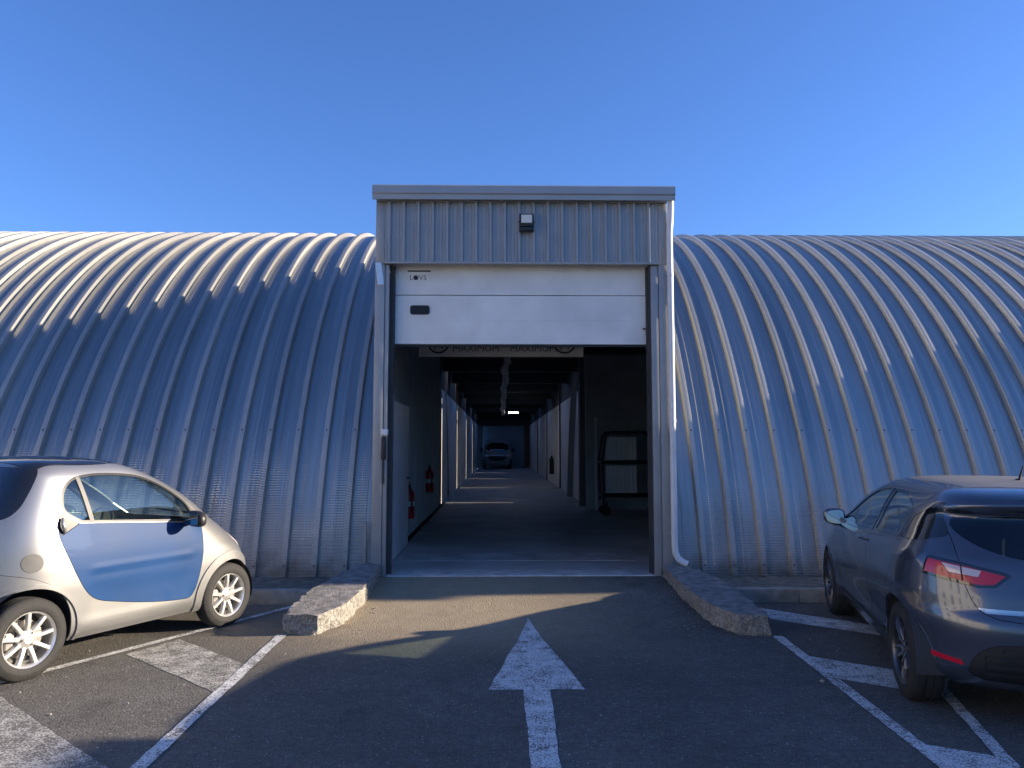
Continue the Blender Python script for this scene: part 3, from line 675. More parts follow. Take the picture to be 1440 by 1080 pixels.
        bm = bmesh.new(); tube(bm, [(-.20, s*(yh-.03), .905), (-.22, s*(yh-.005), .908), (-.30, s*yh, .912), (-.38, s*(yh-.005), .914), (-.40, s*(yh-.03), .914)], [.010, .013, .013, .013, .010], 8); obj('door_handle', bm, M['graphite'], d, smooth=60)
        rd = obj('rear_door', B.part(prism(inset(rdoor, .0035), 'y', lo, hi), 0, -.012, cyl_y(-1.295, .31, .354, -2, 2)), M['graphite'], t)
        obj('door_strip', B.part(prism([(.70, .335), (-.85, .32), (-.85, .355), (.70, .37)], 'y', lo, hi), .008, -.006), M['black'], t)
        for cx in (1.295, -1.295):
            obj('wheel_arch_lip', B.part(ring_prism(cx, .31, .345, .362, R(-8), R(188), lo, hi), .004, -.018), M['graphite'], t)
        # mirror
        bm = bmesh.new(); bmesh.ops.create_uvsphere(bm, u_segments=24, v_segments=14, radius=1)
        for v in bm.verts:
            x, y, z = v.co; f = lambda q, e: math.copysign(abs(q)**e, q)
            v.co = (.66+(.085*f(x, .8) if x > 0 else .03*f(x, .4)), s*(.885+.092*f(y, .6)), .988+.074*f(z, .6)*(1-.22*(y*s))+.01*y*s)
        mm = obj('wing_mirror', bm, M['graphite'], t, smooth=50)
        bm = bmesh.new(); tube(bm, [(.70, s*.77, .94), (.70, s*.82, .94), (.67, s*.88, .95)], [.045, .04, .045], 10); obj('mirror_foot', bm, M['black'], mm, smooth=50)
        bm = bmesh.new()
        pts = [(.885+.076*math.copysign(abs(math.cos(a))**.6, math.cos(a)),      .988+.059*math.copysign(abs(math.sin(a))**.6, math.sin(a))*(1-.2*math.cos(a))) for a in [2*math.pi*k/24 for k in range(24)]]
        obj('mirror_glass', join_bm(prism([(s*a, b) for a, b in pts], 'x', .622, .630)), M['mirror'], mm)
        bm = bmesh.new(); bmesh.ops.create_uvsphere(bm, u_segments=20, v_segments=10, radius=1, matrix=Matrix.Translation((1.80, s*.62, .70)) @ Matrix.Rotation(R(-18*s), 4, 'Z') @ Matrix.Diagonal((.26, .12, .09, 1))); obj('headlight', bm, M['clearlens'], t, smooth=60)
    obj('windscreen', B.part(prism(inset(shield, .004), 'x', .1, 2), -.002, -.006), M['glass'], t)
    rp = spline([(-1.42, -.45), (-1.0, -.485), (-.2, -.47), (.02, -.36), (.06, 0), (.02, .36), (-.2, .47), (-1.0, .485), (-1.42, .45), (-1.50, 0)], (0, 8), 4)
    obj('roof_panel', B.part(prism(rp, 'z', 1.30, 2), .0015, -.006), M['dulled'], t)
    bm = bmesh.new(); tube(bm, [(-1.02, 0, 1.375), (-1.07, 0, 1.44), (-1.11, 0, 1.49)], [.009, .006, .004], 8); lathe(bm, [(.03, 0), (.028, .02), (.012, .035), (0, .036)], 16, Matrix.Translation((-1.02, 0, 1.368))); obj('antenna', bm, M['black'], t, smooth=50)
    bm = bmesh.new(); box(bm, -1.0, 1.1, -.76, .76, .19, .30, .03); box(bm, -1.7, -1.0, -.60, .60, .30, .55, .04); box(bm, .70, 1.25, -.70, .70, .72, .93, .06); box(bm, -1.55, 1.9, -.55, .55, .20, .28)
    box(bm, 1.2, 1.9, -.5, .5, .28, .75, .05); box(bm, -1.62, -1.05, -.62, .62, .80, .84)
    obj('cabin_floor', bm, M['interior'], t, smooth=50)
    for sy in (-.36, .36): seat(t, .02, sy, .42, M['seat']); seat(t, -.78, sy, .45, M['seat'], True)
    steering(t, .50, .36, .93, M['black'])
    bm = bmesh.new(); tube(bm, [(-1.55, -.2, .24), (-1.80, -.2, .235), (-1.86, -.2, .22)], .022, 10); obj('tow_eye', bm, M['dark'], t)
    for cx in (1.295, -1.295):
        for s in (-1, 1):
            bm = bmesh.new(); A = [R(-12)+R(204)*k/24 for k in range(25)]
            a = [[bm.verts.new((cx+.352*math.cos(q), s*yy, .31+.352*math.sin(q))) for q in A] for yy in (.84, .50)]
            for k in range(24): bm.faces.new((a[0][k], a[0][k+1], a[1][k+1], a[1][k]))
            bm.faces.new(a[1])
            obj('wheel_housing', bm, M['interior'], t)
            wheel(t, cx, s*(.85-.1025), .309, .205, .217, s, 'twin')
    return t

def van():
    t = thing('parked_van', 'pale van facing us at the far dark end of the corridor', 'van', (-.13, 51.9, .163), R(-90))
    rows = [(.22, -2.4, 2.0, .86, 9, 5), (.35, -2.45, 2.2, .93, 9, 5), (.55, -2.45, 2.25, .95, 9, 5), (.75, -2.45, 2.22, .955, 9, 5), (.92, -2.45, 2.12, .95, 9, 5), (1.02, -2.45, 1.85, .94, 9, 6), (1.10, -2.45, 1.62, .92, 9, 8),
            (1.3, -2.44, 1.40, .89, 9, 9), (1.55, -2.42, 1.12, .85, 9, 9), (1.75, -2.38, .85, .81, 9, 9), (1.85, -2.3, .62, .76, 8, 8), (1.91, -2.1, .3, .66, 7, 7), (1.94, -1.7, 0, .45, 5, 5), (1.945, -1.2, -.4, .15, 4, 4)]
    B = Body(rows, 60, 48)
    shield = smooth_poly([(-.80, 1.14), (-.72, 1.72), (.72, 1.72), (.80, 1.14)], 1)
    grille = smooth_poly([(-.62, .86), (.62, .86), (.55, .62), (.3, .50), (-.3, .50), (-.55, .62)], 2)
    side = [(1.15, 1.15), (.75, 1.62), (.2, 1.66), (.2, 1.15)]
    m = B.shell()
    for c in (prism(shield, 'x', .4, 3), prism(grille, 'x', 1, 3), prism(side, 'y', -2, 2), cyl_y(1.35, .33, .36, -2, 2), cyl_y(-1.4, .33, .36, -2, 2)): m = sub(m, c)
    obj('body', B.finish(m), M['van'], t)
    obj('windscreen', B.part(prism(inset(shield, .005), 'x', .4, 3), 0, -.008), M['blackglass'], t)
    obj('grille', B.part(prism(inset(grille, .005), 'x', 1, 3), -.01, -.02), M['black'], t)
    bm = bmesh.new(); tube(bm, [(2.16, -.66, .80), (2.235, -.45, .60), (2.265, -.2, .515), (2.27, 0, .50), (2.265, .2, .515), (2.235, .45, .60), (2.16, .66, .80)], .02, 6); obj('chrome_bar', bm, M['van'], t)
    for s in (-1, 1):
        lo, hi = (.2, 2) if s > 0 else (-2, -.2)
        obj('side_window', B.part(prism(inset(side, .005), 'y', lo, hi), 0, -.008), M['blackglass'], t)
        bm = bmesh.new(); bmesh.ops.create_uvsphere(bm, u_segments=16, v_segments=8, radius=1, matrix=Matrix.Translation((2.03, s*.70, .84)) @ Matrix.Rotation(R(-20*s), 4, 'Z') @ Matrix.Diagonal((.16, .17, .10, 1))); obj('headlight', bm, M['clearlens'], t, smooth=60)
        obj('wing_mirror', bxm(1.05, 1.17, s*.93, s*1.12, 1.14, 1.36, .03), M['black'], t)
        for cx in (1.35, -1.4): wheel(t, cx, s*.83, .325, .21, .2, s, 'nine')
    return t

microcar(); hatchback(); van()

# ------------------------------------------------------------------ ground, markings, kerbs
RX0, RX1, RY0, RY1, RH = -1.60, 2.08, 6.75, 8.84, .158
def ramp_z(x, y):
    if not (RX0 <= x <= RX1) or y > RY1+.001: return 0.
    k = min(1, max(0, (y-RY0)/(RY1-RY0))); return RH*(k*k*(3-2*k)*.35+k*.65)
xs = [-300, -80, -30, -10, -4, RX0-.02]+[RX0+(RX1-RX0)*k/12 for k in range(13)]+[RX1+.02, 4, 10, 30, 80, 300]
ys = [-300, -80, -30, -10, 0, 3, 5]+[RY0+(RY1-RY0)*k/16 for k in range(17)]+[RY1+.03, 10, 20, 40, 80, 300]
bm = bmesh.new(); V = [[bm.verts.new((x, y, ramp_z(x, y))) for x in xs] for y in ys]
for j in range(len(ys)-1):
    for i in range(len(xs)-1): bm.faces.new((V[j][i], V[j][i+1], V[j+1][i+1], V[j+1][i]))
struct(obj('asphalt_ground', bm, M['asphalt'], smooth=30))

def sheet(poly, mat, name, label, cat='road marking', group=None):
    lift = .0045 if name == 'painted_line' else .0025
    pp = []                      # slightly ragged edges
    for a, b in zip(poly, poly[1:]+poly[:1]):
        a, b = Vector(a), Vector(b); d = b-a; n = Vector((-d.y, d.x)).normalized(); k = max(1, int(d.length/.05)); off = 0
        for q in range(k):
            off = off*.5+rnd.uniform(-.0035, .0035); pp.append(tuple(a+d*q/k+n*(off if q else 0)))
    bm = bmesh.new(); f = bm.faces.new([bm.verts.new((x, y, 0)) for x, y in pp])
    for k in range(13):
        yy = RY0+(RY1-RY0)*k/16
        g = bm.verts[:]+bm.edges[:]+bm.faces[:]
        bmesh.ops.bisect_plane(bm, geom=g, plane_co=(0, yy, 0), plane_no=(0, 1, 0))
    for v in bm.verts: v.co.z = ramp_z(v.co.x, v.co.y)+lift
    bmesh.ops.recalc_face_normals(bm, faces=bm.faces)
    return tag(obj(name, bm, mat), label, cat, group)

def strip(p, q, w):
    p, q = Vector(p), Vector(q); d = (q-p).normalized(); n = Vector((-d.y, d.x))*w/2
    return [tuple(p+n), tuple(q+n), tuple(q-n), tuple(p-n)]

sheet([(-.07, 5.29), (.165, 5.29), (.165, 4.1), (.15, 2.6), (.31, 2.6), (.315, 4.1), (.345, 5.29), (.58, 5.28), (.27, 7.28)], M['paint'], 'painted_arrow', 'large worn white arrow on the asphalt pointing into the hall')
G = 'painted lines edging the no-parking zones'; H = 'painted hatch bars between the lines'
sheet(strip((-2.06, 8.06), (-4.34, 3.80), .075), M['paint'], 'painted_line', 'thin white line running past the wheels of the silver car', group=G)
sheet(strip((-1.87, 6.83), (-1.79, 2.4), .085), M['paint'], 'painted_line', 'white line leading from the left rubble kerb toward the viewer', group=G)
sheet([(-2.69, 6.68), (-1.905, 5.93), (-1.885, 5.27), (-2.92, 6.22)], M['paint_worn'], 'painted_hatch', 'very worn pale hatch bar in sun beside the silver car', group=H)
sheet([(-3.52, 5.45), (-1.88, 3.98), (-1.865, 3.3), (-3.80, 4.95)], M['paint_worn'], 'painted_hatch', 'worn pale hatch bar at the lower left corner', group=H)
sheet([(2.60, 7.88), (3.75, 6.75), (3.58, 6.45), (2.56, 7.36)], M['paint'], 'painted_hatch', 'white hatch bar nearest the wall, under the grey car', group=H)
sheet(strip((2.385, 6.70), (2.20, 2.4), .085), M['paint'], 'painted_line', 'long white line left of the grey car in shade', group=G)
sheet([(2.40, 6.07), (3.15, 5.48), (2.90, 5.10), (2.375, 5.50)], M['paint'], 'painted_hatch', 'white hatch bar touching the rear wheel of the grey car', group=H)
sheet(strip((3.55, 7.25), (2.28, 2.9), .075), M['paint'], 'painted_line', 'white line coming out from behind the rear wheel of the grey car', group=G)
sheet([(2.325, 4.30), (2.64, 4.12), (2.56, 3.82), (2.30, 3.95)], M['paint'], 'painted_hatch', 'short white hatch bar at the lower right corner', group=H)

for x0, x1, side in ((-34, -1.62, 'left'), (2.10, 34, 'right')):
    bm = bmesh.new(); n = int((x1-x0)/1.0)
    for k in range(n):
        a = x0+(x1-x0)*k/n; b = x0+(x1-x0)*(k+1)/n
        box(bm, a+.003, b-.003, 8.12+rnd.uniform(-.004, .004), 8.24, -.02, .140+rnd.uniform(-.004, .004), .012)
    struct(obj('kerb', bm, M['kerb'], smooth=40))
    bm = bmesh.new(); nx = 160; ny = 6
    V = [[bm.verts.new((x0+(x1-x0)*i/nx, 8.235+(9.2-8.235)*j/ny, .118+rnd.uniform(-.012, .010)+.02*j/ny)) for i in range(nx+1)] for j in range(ny+1)]
    for j in range(ny):
        for i in range(nx): bm.faces.new((V[j][i], V[j][i+1], V[j+1][i+1], V[j+1][i]))
    struct(obj('verge', bm, M['ledge'], smooth=60))

def rubble_wall(plan, z_front, z_back, label, seed):
    r = random.Random(seed); bm = prism(plan, 'z', -.03, 1.)
    ys_ = [p[1] for p in plan]; y0, y1 = min(ys_), max(ys_)
    for v in bm.verts:
        if v.co.z > .5: v.co.z = z_front+(z_back-z_front)*((v.co.y-y0)/(y1-y0))
    bmesh.ops.triangulate(bm, faces=[f for f in bm.faces if len(f.verts) > 4])
    for _ in range(5): bmesh.ops.subdivide_edges(bm, edges=[e for e in bm.edges if e.calc_length() > .045], cuts=1, use_grid_fill=True)
    bmesh.ops.triangulate(bm, faces=bm.faces); bm.normal_update()
    from mathutils import noise as mn
    off = []
    for v in bm.verts:
        up = max(0, v.normal.z); k = .004 if up > .8 else .032
        q = v.co*9+Vector((seed*7.3, 0, 0)); c = mn.voronoi(v.co*11+Vector((seed, 0, 0)))[0]
        d = mn.noise(q)*.7+mn.noise(q*2.3)*.5+mn.noise(q*5)*.25+(c[1]-c[0])*.25-.1
        off.append(v.normal*d*k)
    for v, o_ in zip(bm.verts, off): v.co += o_
    bm.normal_update()
    for f in bm.faces: f.material_index = 1 if f.normal.z > .8 else 0
    return tag(obj('rubble_kerb', bm, [M['rubble'], M['cap']], smooth=60), label, 'kerb wall', 'rough stone kerbs flanking the ramp')

rubble_wall([(-1.87, 6.84), (-1.56, 6.80), (-1.40, 7.15), (-1.335, 7.7), (-1.32, 8.25), (-1.34, 8.84), (-1.60, 8.84), (-1.70, 8.35), (-1.84, 7.7)], .17, .30, 'rough pale stone kerb in sunlight at the left of the ramp', 1)
rubble_wall([(2.33, 6.72), (2.07, 6.76), (1.92, 7.10), (1.865, 7.6), (1.85, 8.2), (1.86, 8.80), (2.12, 8.80), (2.26, 8.3), (2.36, 7.7)], .17, .28, 'rough dark stone kerb in shade at the right of the ramp', 2)

bm = bmesh.new()
for k in range(150):
    if k < 60: x, y = rnd.choice([rnd.uniform(-6, -1.9), rnd.uniform(2.4, 6)]), rnd.uniform(7.75, 8.1)
    elif k < 100: x, y = rnd.choice([-1.32+abs(rnd.gauss(0, .12)), 1.84-abs(rnd.gauss(0, .12))]), rnd.uniform(6.8, 8.6)
    else: x, y = rnd.uniform(-4, 4), rnd.uniform(3, 8)
    s = rnd.uniform(.004, .011) if k else .018
    if k == 0: x, y = 2.23, 5.42
    bmesh.ops.create_icosphere(bm, subdivisions=1, radius=s, matrix=Matrix.Translation((x, y, ramp_z(x, y)+s*.5)) @ Matrix.Rotation(rnd.random()*6, 4, 'Z') @ Matrix.Diagonal((1, .7, .6, 1)))
struct(obj('loose_gravel', bm, M['concrete']), 'stuff')

# ------------------------------------------------------------------ the arched hangar with its portal
ORG = (.3, 8.9, 0)
hall = thing('arched_hangar', 'long corrugated metal barrel hangar with a tall grey entrance portal', 'hangar', ORG)
def hp(name, bm, mat, parent=None, smooth=None):
    o = obj(name, bm, mat, parent or hall, smooth=smooth)
    if parent is None: o.location = (-ORG[0], -ORG[1], -ORG[2])
    return o
CY, CZ, RR = 15.8, -1.2, 6.93
PX0, PX1 = -1.44, 1.97          # portal sides
A0, A1, NA = R(180-11.05), R(11.05), 76
def barrel():
    prof = []      # (x, height) along the hall
    per = .345; k0 = -96; k1 = 92
    for k in range(k0, k1):
        c = 2.37+per*k
        prof += [(c-.039, 0), (c-.032, .056), (c-.028, .063), (c+.0305, .063), (c+.032, .061), (c+.034, 0)]
        f0, f1 = c+.042, c+per-.046
        for q in (.33, .36, .64, .67): prof.append((f0+(f1-f0)*q, .004 if q in (.36, .64) else 0))
    me = bpy.data.meshes.new('barrel_roof'); n = len(prof); V = []; F = []; UV = []
    for i in range(NA+1):
        a = A0+(A1-A0)*i/NA; ca, sa = math.cos(a), math.sin(a)
        for x, h in prof: V.append((x, CY+(RR+h)*ca, CZ+(RR+h)*sa)); UV.append((x, (A0-a)*RR))
    for i in range(NA):
        am = A0+(A1-A0)*(i+.5)/NA; y, z = CY+RR*math.cos(am), CZ+RR*math.sin(am)
        for k in range(n-1):
            x = (prof[k][0]+prof[k+1][0])/2
            if PX0-.0 < x < PX1+.0 and z < 4.45: continue
            if 1.8 < x < 15.2 and 20.2 < y < 20.95: continue     # rooflight gap in the back slope
            F.append((i*n+k, i*n+k+1, (i+1)*n+k+1, (i+1)*n+k))
    me.from_pydata(V, [], F); u = me.uv_layers.new(name='UVMap')
    for l in me.loops: u.data[l.index].uv = UV[l.vertex_index]
    o = hp('barrel_roof', me, M['sheet'], smooth=25)
    # bolts along the sheet lap
    bm = bmesh.new(); a = A0-1.72/RR-.006
    for k in range(-40, 40):
        c = 2.37+per*k
        if PX0 < c < PX1: continue
        for a_ in (a, A0-.12/RR):
            bmesh.ops.create_icosphere(bm, subdivisions=1, radius=.011, matrix=Matrix.Translation((c, CY+(RR+.064)*math.cos(a_), CZ+(RR+.064)*math.sin(a_))))
    hp('lap_bolts', bm, M['dark'], o, smooth=60)
    for xe in (prof[0][0], prof[-1][0]):
        bm = bmesh.new(); bm.faces.new([bm.verts.new((xe, CY+RR*math.cos(A0+(A1-A0)*i/30), CZ+RR*math.sin(A0+(A1-A0)*i/30))) for i in range(31)])
        hp('end_wall', bm, M['trim'])
barrel()
YF = 8.85                       # portal front
bm = bmesh.new(); per = .1685; x = PX0+.155; pts = [(PX0+.10, 0)]
while x < PX1-.17: pts += [(x-.026, 0), (x-.013, .038), (x+.013, .038), (x+.026, 0), (x+.062, 0), (x+.066, .004), (x+.074, .004), (x+.078, 0), (x+.10, 0), (x+.104, .004), (x+.112, .004), (x+.116, 0)]; x += per
pts.append((PX1-.10, 0))
a = [bm.verts.new((px_, YF-h, 3.765)) for px_, h in pts]; b = [bm.verts.new((px_, YF-h, 4.475)) for px_, h in pts]
for k in range(len(pts)-1): bm.faces.new((a[k], a[k+1], b[k+1], b[k]))
clad = hp('ribbed_cladding', bm, M['clad'])
hp('soffit', bxm(PX0+.003, PX1-.003, YF-.05, 8.95, 4.476, 4.50), M['trim'])
hp('cladding_drip', bxm(PX0+.10, PX1-.10, YF-.032, YF+.03, 3.742, 3.768, .004), M['trim'])
bm = bmesh.new()
pr = [(8.72, 4.505), (8.715, 4.56), (8.70, 4.575), (8.70, 4.66), (8.71, 4.672), (8.95, 4.672), (8.95, 4.64), (8.74, 4.60), (8.74, 4.505)]
pr = [(y, z-.03) for y, z in pr]
A = [bm.verts.new((PX0-.03, y, z)) for y, z in pr]; Bv = [bm.verts.new((PX1+.075, y, z)) for y, z in pr]
for k in range(len(pr)): bm.faces.new((A[k], Bv[k], Bv[(k+1) % len(pr)], A[(k+1) % len(pr)]))
bm.faces.new(A[::-1]); bm.faces.new(Bv); bmesh.ops.recalc_face_normals(bm, faces=bm.faces)
for k in range(9): lathe(bm, [(.012, 0), (.012, .014), (0, .018)], 8, Matrix.Translation((PX0+.2+k*.38+rnd.uniform(-.05, .05), 8.80, 4.641)))
hp('eaves_gutter', bm, M['fascia'], smooth=30)
hp('portal_roof', bxm(PX0+.01, PX1-.01, 8.955, 12.2, 4.57, 4.615), M['trim'])
def corr_side(x, s):
    bm = bmesh.new(); pts = []; y = 8.97
    while y < 12.1: pts += [(y, 0), (y+.09, 0), (y+.105, .025), (y+.145, .025), (y+.16, 0)]; y += .19
    a = [bm.verts.new((x+s*h, yy, min(4.5, max(.1, CZ+math.sqrt(max(0, (RR-.02)**2-(yy-CY)**2)))))) for yy, h in pts]; b = [bm.verts.new((x+s*h, yy, 4.568)) for yy, h in pts]
    for k in range(len(pts)-1): bm.faces.new((a[k], a[k+1], b[k+1], b[k]))
    hp('portal_side', bm, M['clad'])
corr_side(PX0+.002, -1); corr_side(PX1-.002, 1)
# corner posts: folded steel, with a step toward the opening
def post(x0, x1, s):
    bm = bmesh.new(); box(bm, x0, x1, YF-.006, YF+.12, .13, 3.738, .002); return bm
hp('corner_post', join_bm(post(PX0-.005, PX0+.105, 1), bxm(PX0+.109, PX0+.155, YF+.012, YF+.10, .13, 3.737, .004), bxm(PX0-.004, PX0+.098, YF-.004, YF+.10, 3.742, 4.473, .004)), M['trim'], smooth=40)
hp('corner_post', join_bm(post(PX1-.105, PX1+.005, 1), bxm(PX1-.195, PX1-.110, YF+.012, YF+.10, .13, 3.737, .004), bxm(PX1-.098, PX1+.004, YF-.004, YF+.10, 3.742, 4.473, .004)), M['trim'], smooth=40)
for x0, x1 in ((PX0+.160, PX0+.205), (PX1-.235, PX1-.200)): hp('door_track', join_bm(bxm(x0, x1, YF+.10, YF+.16, .16, 3.74), bxm(x0-.03 if x0 < 0 else x0+.02, x0 if x0 < 0 else x1+.03, YF+.05, YF+.11, .16, 3.73)), M['dark'])
# the next portal of the same hall, farther right along the row
NX0, NX1 = 12.2, 15.6
bm = bmesh.new(); box(bm, NX0, NX0+.15, YF-.006, 12.1, .12, 4.58); box(bm, NX1-.15, NX1, YF-.006, 12.1, .12, 4.58); box(bm, NX0+.151, NX1-.151, YF+.02, YF+.10, 3.74, 4.58); box(bm, NX0-.04, NX1+.04, 8.71, 12.1, 4.581, 4.67)
hp('next_portal', bm, M['trim'])
bm = bmesh.new(); box(bm, NX0+.152, NX1-.152, 9.02, 9.06, .14, 3.738); hp('closed_door', bm, M['white'])
# flashings where the portal meets the barrel
hp('flashing', bxm(PX1+.012, PX1+.10, 8.99, 9.02, .75, 1.75, .003), M['clad'])
hp('flashing', bxm(PX0-.13, PX0-.09, 9.0, 9.03, .20, .75, .003), M['clad'])
# sectional door, half raised
dx0, dx1, yd = PX0+.208, PX1-.202, 9.02
door = hp('sectional_door', bxm(dx0, dx1, yd, yd+.04, 2.825, 3.405, .004), M['white'])
hp('door_section', bxm(dx0, dx1, yd+.001, yd+.041, 3.413, 4.02, .004), M['white'], door)
hp('bottom_seal', bxm(dx0+.005, dx1-.005, yd+.004, yd+.036, 2.796, 2.823), M['rubber'], door)
bm = bmesh.new()
for z in (3.115, 2.885, 3.70): box(bm, dx0+.004, dx1-.004, yd-.003, yd+.01, z-.004, z+.004, .001)
hp('panel_swage', bm, M['white'], door)
wr = []
for cx, cz, q in ((-.855, 3.255, 0), (-1.025, 3.255, 1), (-1.025, 3.205, 2), (-.855, 3.205, 3)):
    wr += [(cx+.03*math.cos(R(90*q+15*k)), cz+.03*math.sin(R(90*q+15*k))) for k in range(7)]
w = hp('door_window', join_bm(prism(wr, 'y', yd-.012, yd+.01)), M['black'], door, smooth=40)
hp('pane', join_bm(prism(inset(wr, .014), 'y', yd-.0145, yd+.0)), P('door_pane', (.012, .014, .018), .35, spec=.3), w)
hp('door_handle', join_bm(bxm(dx1-.07, dx1-.02, yd-.02, yd, 3.00, 3.02, .004), bxm(dx1-.035, dx1-.02, yd-.02, yd, 2.93, 3.02, .004)), M['dark'], door)
# worn sticker high on the door
st = hp('sticker', bxm(-1.10, -.80, yd-.0035, yd-.0005, 3.575, 3.70), M['white'], door)
bm = bmesh.new(); box(bm, -1.09, -.815, yd-.006, yd-.0034, 3.688, 3.705)
lathe(bm, [(.026, 0), (.026, .002), (0, .002)], 16, Matrix.Translation((-.995, yd-.004, 3.615)) @ Matrix.Rotation(R(90), 4, 'X'))
hp('sticker_print', bm, M['ink'], st)

def text_mesh(s, size, ext=.001):
    c = bpy.data.curves.new('txt', 'FONT'); c.body = s; c.size = size; c.extrude = ext; c.align_x = 'CENTER'; c.align_y = 'CENTER'; c.resolution_u = 3
    o = link(bpy.data.objects.new('txt', c)); dg = bpy.context.evaluated_depsgraph_get()
    me = bpy.data.meshes.new_from_object(o.evaluated_get(dg), depsgraph=dg); bpy.data.objects.remove(o); bpy.data.curves.remove(c)
    return me
def put_text(name, s, size, loc, mat, parent, sx=1, keep=False):
    me = text_mesh(s, size); me.transform(Matrix.Translation(loc) @ Matrix.Rotation(R(90), 4, 'X') @ Matrix.Diagonal((sx, 1, 1, 1)))
    return obj(name, me, mat, parent)
put_text('sticker_lettering', 'LOVS', .085, (-.965, yd-.0045, 3.615), M['inkgrey'], st, 1.0)

# downpipe on the right corner
bm = bmesh.new(); xd = PX1+.018; yq = YF-.055
tube(bm, [(xd+.02, yq, 4.49), (xd+.02, yq, 4.40), (xd+.012, yq, 4.25), (xd, yq, 4.1), (xd, yq, .52), (xd+.005, yq, .43), (xd+.035, yq-.01, .36), (xd+.08, yq-.02, .325), (xd+.135, yq-.03, .30)], .036, 18)
for z in (3.6, 1.9, .62): tube(bm, [(xd, yq, z), (xd, yq, z+.03)], .041, 18)
dpipe = obj('downpipe', bm, M['pipe'], smooth=50); tag(dpipe, 'pale downpipe with a kicked-out foot at the right corner of the portal', 'downpipe')
obj('outlet', join_bm(lathe(bmesh.new(), [(0, 0), (.031, 0)], 16, Matrix.Translation((xd+.1358, yq-.0302, .2995)) @ Matrix.Rotation(R(114), 4, 'Y'))), M['black'], dpipe)

# floodlight
fl = thing('floodlight', 'small black floodlight on the ribbed cladding above the door', 'floodlight', (.315, YF-.03, 4.15))
obj('housing', join_bm(bxm(-.085, .085, -.09, -.03, .015, .165, .008), bxm(-.095, .095, -.06, -.045, .06, .09, .003), bxm(-.03, .03, -.035, .01, .03, .12, .004)), M['black'], fl, smooth=40)
obj('lens', bxm(-.062, .062, -.093, -.088, .055, .15, .001), P('floodlight_lens', (.75, .72, .62), .15, coat=1, bump=.5, bscale=90), fl)
obj('sensor', join_bm(bxm(-.085, .085, -.085, -.02, -.035, .012, .008)), M['black'], fl, smooth=40)
# controls and small plate on the left post
cb = thing('control_box', 'white control box with a black keypad below on the left door post', 'control box', (PX0+.125, YF-.01, 1.30))
obj('cover', bxm(-.03, .045, -.045, .03, .445, .52, .01), M['white'], cb, smooth=40)
obj('keypad', bxm(-.03, .022, -.03, .03, .17, .43, .008), M['black'], cb, smooth=40)
obj('conduit', join_bm(tube(bmesh.new(), [(-.01, -.005, .17), (-.01, -.005, -.1)], .012, 8)), M['dark'], cb)
sp = obj('small_plate', bxm(-.035, .035, -.004, .004, -.13, .13, .002), M['rail'], None, (PX0+.05, YF-.03, 3.62), (0, R(-8), R(25))); tag(sp, 'small bent pale plate sticking out of the left post below the cladding', 'plate')

# ------------------------------------------------------------------ inside the hall
FZ = .163
bm = bmesh.new(); box(bm, PX0+.156, PX1-.2, RY1+.003, 9.3, -.02, FZ); box(bm, PX0+.05, 7.0, 9.3, 56, -.02, FZ)
struct(obj('hall_floor', bm, M['floor']))
sill = obj('threshold', bxm(PX0+.16, PX1-.20, RY1-.004, RY1+.40, .10, FZ+.006, .006), P('worn_sill', (.52, .52, .50), .6, noise=.3, nscale=6)); struct(sill)
struct(obj('floor_strip', bxm(PX0+.18, PX1-.21, 10.0, 10.7, .1, FZ+.003), P('pale_floor', (.45, .45, .445), .6, noise=.4, nscale=3)))
XL, XR = -1.50, 2.15
def wall(name, x0, x1, y0, y1, z0, z1, mat, label, cat='wall', group=None, bev=0):
    return tag(obj(name, bxm(x0, x1, y0, y1, z0, z1, bev), mat), label, cat, group)
# near left wall with vertical ribs
bm = bmesh.new(); box(bm, PX0+.012, PX0+.036, 9.16, 12.0, .14, 4.58); box(bm, XL-.12, XL, 12.005, 19.35, .14, 3.95)
for k in range(38): box(bm, XL-.005, XL+.018, 12.2+k*.19, 12.24+k*.19, FZ, 3.9)
tag(obj('side_wall', bm, M['wall']), 'dark ribbed wall inside the entrance on the left, behind the extinguishers', 'wall')
gaps = [20.40, 27.75, 35.4, 43.5]
ends = [20.05]+[27.4, 35.0, 43.1]+[54.0]
ordinal = ['nearest', 'second', 'third', 'farthest']
for k in range(4):
    y0, y1 = ends[k], ends[k+1]-.55
    wall('partition', XL-.12, XL, y0, y1, .14, 3.12, M['wall_pale'], '%s pale partition on the left side of the corridor' % ordinal[k], 'partition', 'pale partitions lining the corridor')
    wall('steel_column', XL-.16, XL-.02, ends[k]-.53, ends[k]-.02, .14, 3.95, M['dark'], '%s dark column between the left partitions' % ordinal[k], 'column', 'dark columns along the corridor')
wall('upper_wall', XL-.14, XL-.02, 19.55, 54, 3.125, 3.95, M['dark'], 'dark upper wall above the left partitions', 'wall')
segs = [(19.5, 20.355)]+[(gaps[k]+.045, gaps[k+1]-.045) for k in range(3)]+[(gaps[3]+.045, 54.)]
ordinal5 = ['narrow first', 'broad', 'middle', 'far', 'farthest']
for k, (y0, y1) in enumerate(segs):
    wall('partition', XR, XR+.10, y0, y1, .14, 3.12, M['wall_pale'], '%s pale partition on the right side of the corridor' % ordinal5[k], 'partition', 'pale partitions lining the corridor')
    wall('upper_wall', XR+.01, XR+.10, y0, y1, 3.125, 3.95, M['dark'], '%s dark panel above the right partitions' % ordinal5[k], 'wall', 'dark panels above the partitions')
    if k: wall('sill_wall', XR+.005, XR+.095, segs[k-1][1]+.001, y0-.001, .14, .66, M['wall_pale'], 'low %s infill between right partitions' % ordinal5[k], 'wall', 'low infills between partitions')
